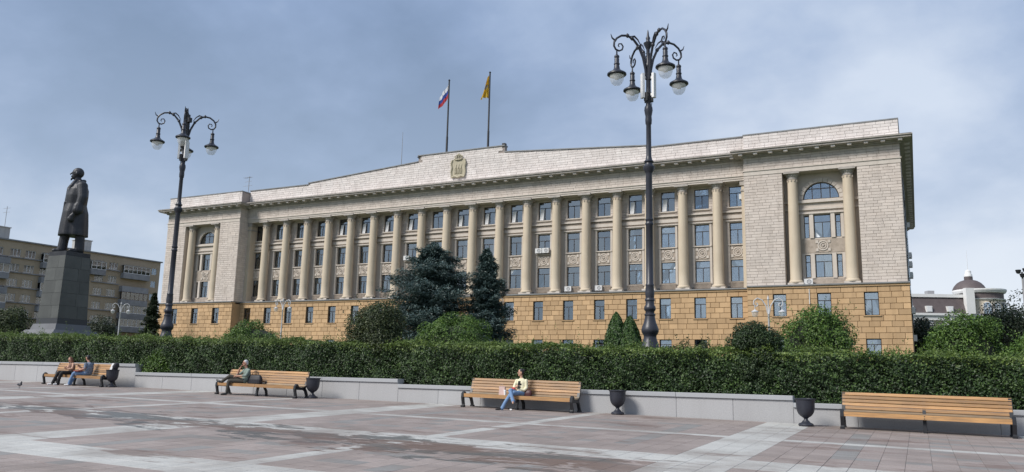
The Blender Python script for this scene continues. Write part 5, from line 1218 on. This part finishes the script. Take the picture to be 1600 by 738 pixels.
def apt_win(x,z,w_,h_):
    k=(w_,h_)
    if k not in fa:
        b=MB(); t=.07; b.box(-w_/2,-w_/2+t,0,.06,0,h_); b.box(w_/2-t,w_/2,0,.06,0,h_); b.box(-w_/2+t,w_/2-t,0,.06,0,t); b.box(-w_/2+t,w_/2-t,0,.06,h_-t,h_)
        nn=3 if w_>1.5 else 2
        for q in range(1,nn): xx=-w_/2+w_*q/nn; b.box(xx-.035,xx+.035,-.002,.058,t,h_-t)
        fa[k]=(b.mesh('window','white_frame'),pane_mesh(w_-.1,h_-.1),MB().box(-w_/2,w_/2,.55,.6,0,h_).mesh('room_lining','room'),MB().box(-w_*.2,w_*.2,.1,.12,0,h_*.9).mesh('curtain','curtain'))
    o=inst('window',fa[k][0],apt,(x,.12,z-AG)); inst('pane',fa[k][1],o,(0,.03,h_/2)); inst('room_lining',fa[k][2],o,(0,-.02,0))
    if wr.random()<.6: inst('curtain',fa[k][3],o,(wr.choice((-.25,.2))*w_,0,.05))
led=MB().box(-1.5,1.5,-.28,.0,-.18,0).mesh('ledge','balcony_grey')
for z in rowsA:
    for x in wx: apt_win(x,z,1.9,1.45); inst('ledge',led,apt,(x,0,z-.12-AG))
    apt_win(32.9,z,1.24,1.42)
def balcony(x0,x1,z,par,glz,encl):
    w_=x1-x0; r=MB().box(0,w_,-1.1,-.02,-.15,0).box(0,w_,-1.1,-1.02,0,1.0).box(0,.08,-1.02,-.02,0,1.0).box(w_-.08,w_,-1.02,-.02,0,1.0).build('balcony',par,apt,(x0,0,z-AG))
    if encl:
        b=MB(); n=max(2,int(w_/.95)); h_=1.5
        b.box(0,w_,-1.08,-1.0,1.0,1.08).box(0,w_,-1.08,-1.0,1.0+h_,1.08+h_)
        for q in range(n+1): xx=(w_-.07)*q/n; b.box(xx,xx+.07,-1.082,-.998,1.08,1.0+h_)
        b.build('glazing_frame',encl,r)
        for q in range(n): MB().box(w_*q/n+.06,w_*(q+1)/n-.02,-1.045,-1.035,1.08,1.0+h_).build('pane','glass',r)
        MB().box(.1,w_-.1,-.55,-.5,.1,2.4).build('room_lining','room',r)
        for q in range(n):
            if wr.random()<.4: MB().box(w_*q/n+.1,w_*(q+1)/n-.1,-.95,-.93,1.0,2.4).build('curtain','curtain',r)
        MB().box(-.05,w_+.05,-1.15,0,2.58,2.66).build('balcony_roof','balcony_grey',r)
for k,z in enumerate((18.95,16.15,13.35,10.5,7.65)):
    balcony(25.0,31.2,z,('balcony_grey','balcony_grey','balcony_grey','balcony_grey','balcony_grey')[k],1,('white_frame',None,'balcony_brown','white_frame','white_frame')[k])
    if k==1:
        for x in (26.4,29.4): apt_win(x,18.0-.6,1.5,1.3)
for k,z in enumerate((18.95,16.1,13.35,10.5,7.65)): balcony(-1.6+.0,2.0,z,'balcony_grey',1,'white_frame' if k in (1,3,4) else None)
for k,z in enumerate((18.95,16.1,13.35,10.5)): balcony(8.0,11.2,z,'balcony_grey',1,'white_frame' if k in (0,2) else None)
balcony(17.8,21.0,18.95,'balcony_grey',1,'white_frame')
mb=MB(); mb.tube([(0,0,0),(0,0,4.2)],.05,5)
for z in (3.8,3.0): mb.tube([(-1.1,0,z),(1.0,0,z)],.03,4)
c_,s_=math.cos(AR_),math.sin(AR_)
tag(mb.build('roof_aerial','grey_metal',None,(-152.5+2.6*c_-4*s_,88.9+2.6*s_+4*c_,26.2)),'thin aerial on the apartment block roof hut at far left','aerial')
mb=MB(); mb.tube([(0,0,0),(0,0,3.4)],.045,5); mb.tube([(-.5,0,3.1),(.5,0,3.1)],.03,4)
tag(mb.build('roof_aerial','grey_metal',None,(-152.5+18.0*c_-4*s_,88.9+18.0*s_+4*c_,26.2)),'thin aerial on the roof hut right of the statue\'s legs','aerial')

# ------------------------------------------------------------------ domed white building, right
wb=empty('domed_building',(1.6,168.6,1.3),'white building with brown mansard roof and a brown dome on its corner turret','building',rz=.395); WG=1.3
def wp(mb,name,m,sm=False): return mb.build(name,m,wb,(0,0,-WG),sm)
mb=MB(); mb.box(-22,7.9,.3,14,WG-1,13.0); wp(mb,'wing_wall','cream_wall')
for x in np.arange(-20.5,8,2.7):
    mb=MB(); mb.box(x-.45,x+.45,-.05,.3,WG-1,12.2); wp(mb,'pilaster','white_wall')
    o=MB().box(x+.75,x+1.95,.2,.29,6.5,10.5).build('window','white_frame',wb,(0,0,-WG)); MB().box(x+.85,x+1.85,.12,.17,6.7,10.3).build('pane','glass',o)
mb=MB(); mb.box(-22,8,-.3,14,12.2,12.9).box(-22,8,-.6,14,13.1,13.5).box(-22,8,-.45,14,12.9,13.1); wp(mb,'wing_cornice','white_wall')
mb=MB(); mb.quadmesh([(-22,-.2,13.5),(7.9,-.2,13.5),(7.9,1.0,16.6),(-22,1.0,16.6),(-22,14,13.5),(7.9,14,13.5),(7.9,13,16.6),(-22,13,16.6)],[(0,1,2,3),(5,4,7,6),(3,2,6,7)]); wp(mb,'mansard_roof','brown_roof')
mb=MB(); mb.box(-22,8,.7,13.2,16.6,17.2); wp(mb,'roof_cornice','white_wall')
for x in (-6.2,-2.6,.8,4.6): 
    o=MB().box(x-.55,x+.55,-.35,.4,13.7,14.85).build('dormer_window','white_wall',wb,(0,0,-WG)); MB().box(x-.42,x+.42,-.42,-.38,13.82,14.73).build('pane','paper',o)
mb=MB(); mb.box(2.6,3.8,4,5.5,17.2,18.2); wp(mb,'chimney','grey_metal')
TX,TY=12.2,4.2
mb=MB().lathe([(4.0,WG-1),(4.0,17.0)],32,(TX,TY,0)); wp(mb,'turret_wall','cream_wall')
mb=MB().lathe([(4.06,12.2),(4.35,12.4),(4.35,12.9),(4.6,13.1),(4.6,13.5),(4.1,13.55)],32,(TX,TY,0)); wp(mb,'turret_cornice','white_wall')
mb=MB().lathe([(4.05,16.25),(4.25,16.3),(4.35,16.5),(4.05,16.55)],32,(TX,TY,0)); wp(mb,'turret_band','white_wall')
mb=MB().lathe([(4.04,16.55),(4.04,17.6)],32,(TX,TY,0)); wp(mb,'turret_frieze','brown_roof')
mb=MB().lathe([(4.06,17.6),(4.35,17.7),(4.6,18.1),(4.6,18.35),(3.0,18.4)],32,(TX,TY,0)); wp(mb,'turret_cornice','white_wall')
DX,DY=TX-1.5,TY+.6
mb=MB().lathe([(2.95,18.35),(2.85,18.7),(2.6,19.2),(2.1,19.8),(1.5,20.2),(.75,20.45)],32,(DX,DY,0)); wp(mb,'dome','brown_roof',True)
mb=MB().lathe([(.75,20.4),(.75,21.1)],16,(DX,DY,0)); wp(mb,'dome_lantern','brown_roof')
mb=MB().lathe([(.7,21.1),(.7,21.5),(.55,21.7),(.55,22.2),(.25,22.4),(.05,22.5)],16,(DX,DY,0)); wp(mb,'dome_cap','white_wall',True)
mb=MB(); mb.tube([(DX,DY,22.4),(DX,DY,26.2)],[.05,.02],6); wp(mb,'spire','white_metal')
mb=MB(); mb.box(7.5,9.0,-.6,.6,13.5,18.3); wp(mb,'corner_pier','white_wall')
for a in (-100,-75,-48,-22):
    aa=rad(a); cx,cy=TX+4.0*math.cos(aa),TY+4.0*math.sin(aa)
    poly=[(-.6,0),(.6,0),(.6,1.5)]+[(.6*math.cos(t),1.5+.6*math.sin(t)) for t in np.linspace(0,PI,9)[1:-1]]+[(-.6,1.5)]
    o=MB().prism([(x*1.25,z*1.08) for x,z in poly],-.12,.1).build('arched_window','white_wall',wb,(cx,cy,13.55-WG)); o.rotation_euler=(0,0,aa+PI/2)
    MB().prism([(x,.06+z) for x,z in poly],-.36,-.33).build('pane','glass',o); MB().prism([(x,.06+z) for x,z in poly],-.22,-.14).build('room_lining','room',o); MB().box(-.05,.05,-.42,-.38,.1,2.1).box(-.55,.55,-.42,-.379,1.0,1.1).build('glazing_bar','white_wall',o)
for a in (-87,-61,-35):
    aa=rad(a); o=MB().box(-.75,.75,-.06,.12,0,1.7).build('wall_panel','brown_roof',wb,(TX+4*math.cos(aa),TY+4*math.sin(aa),13.55-WG)); o.rotation_euler=(0,0,aa+PI/2)
# tall floodlight mast at the right edge
t=ray_pt(1597,425,70.); r=empty('floodlight_mast',(t.x,t.y,terr(t.x,t.y)),'slim mast with a cluster of dark floodlights at the right edge','lamp')
h=t.z-r.location.z; MB().lathe([(.12,0),(.07,h)],10).build('mast','grey_metal',r)
for k,(a,b) in enumerate(((-.25,-.05),(.2,.05),(0,-.35))): MB().lathe([(.05,0),(.14,.05),(.2,.28),(.17,.3)],12,(a,-.1,h+b-.1)).build('floodlight','iron_bench',r)
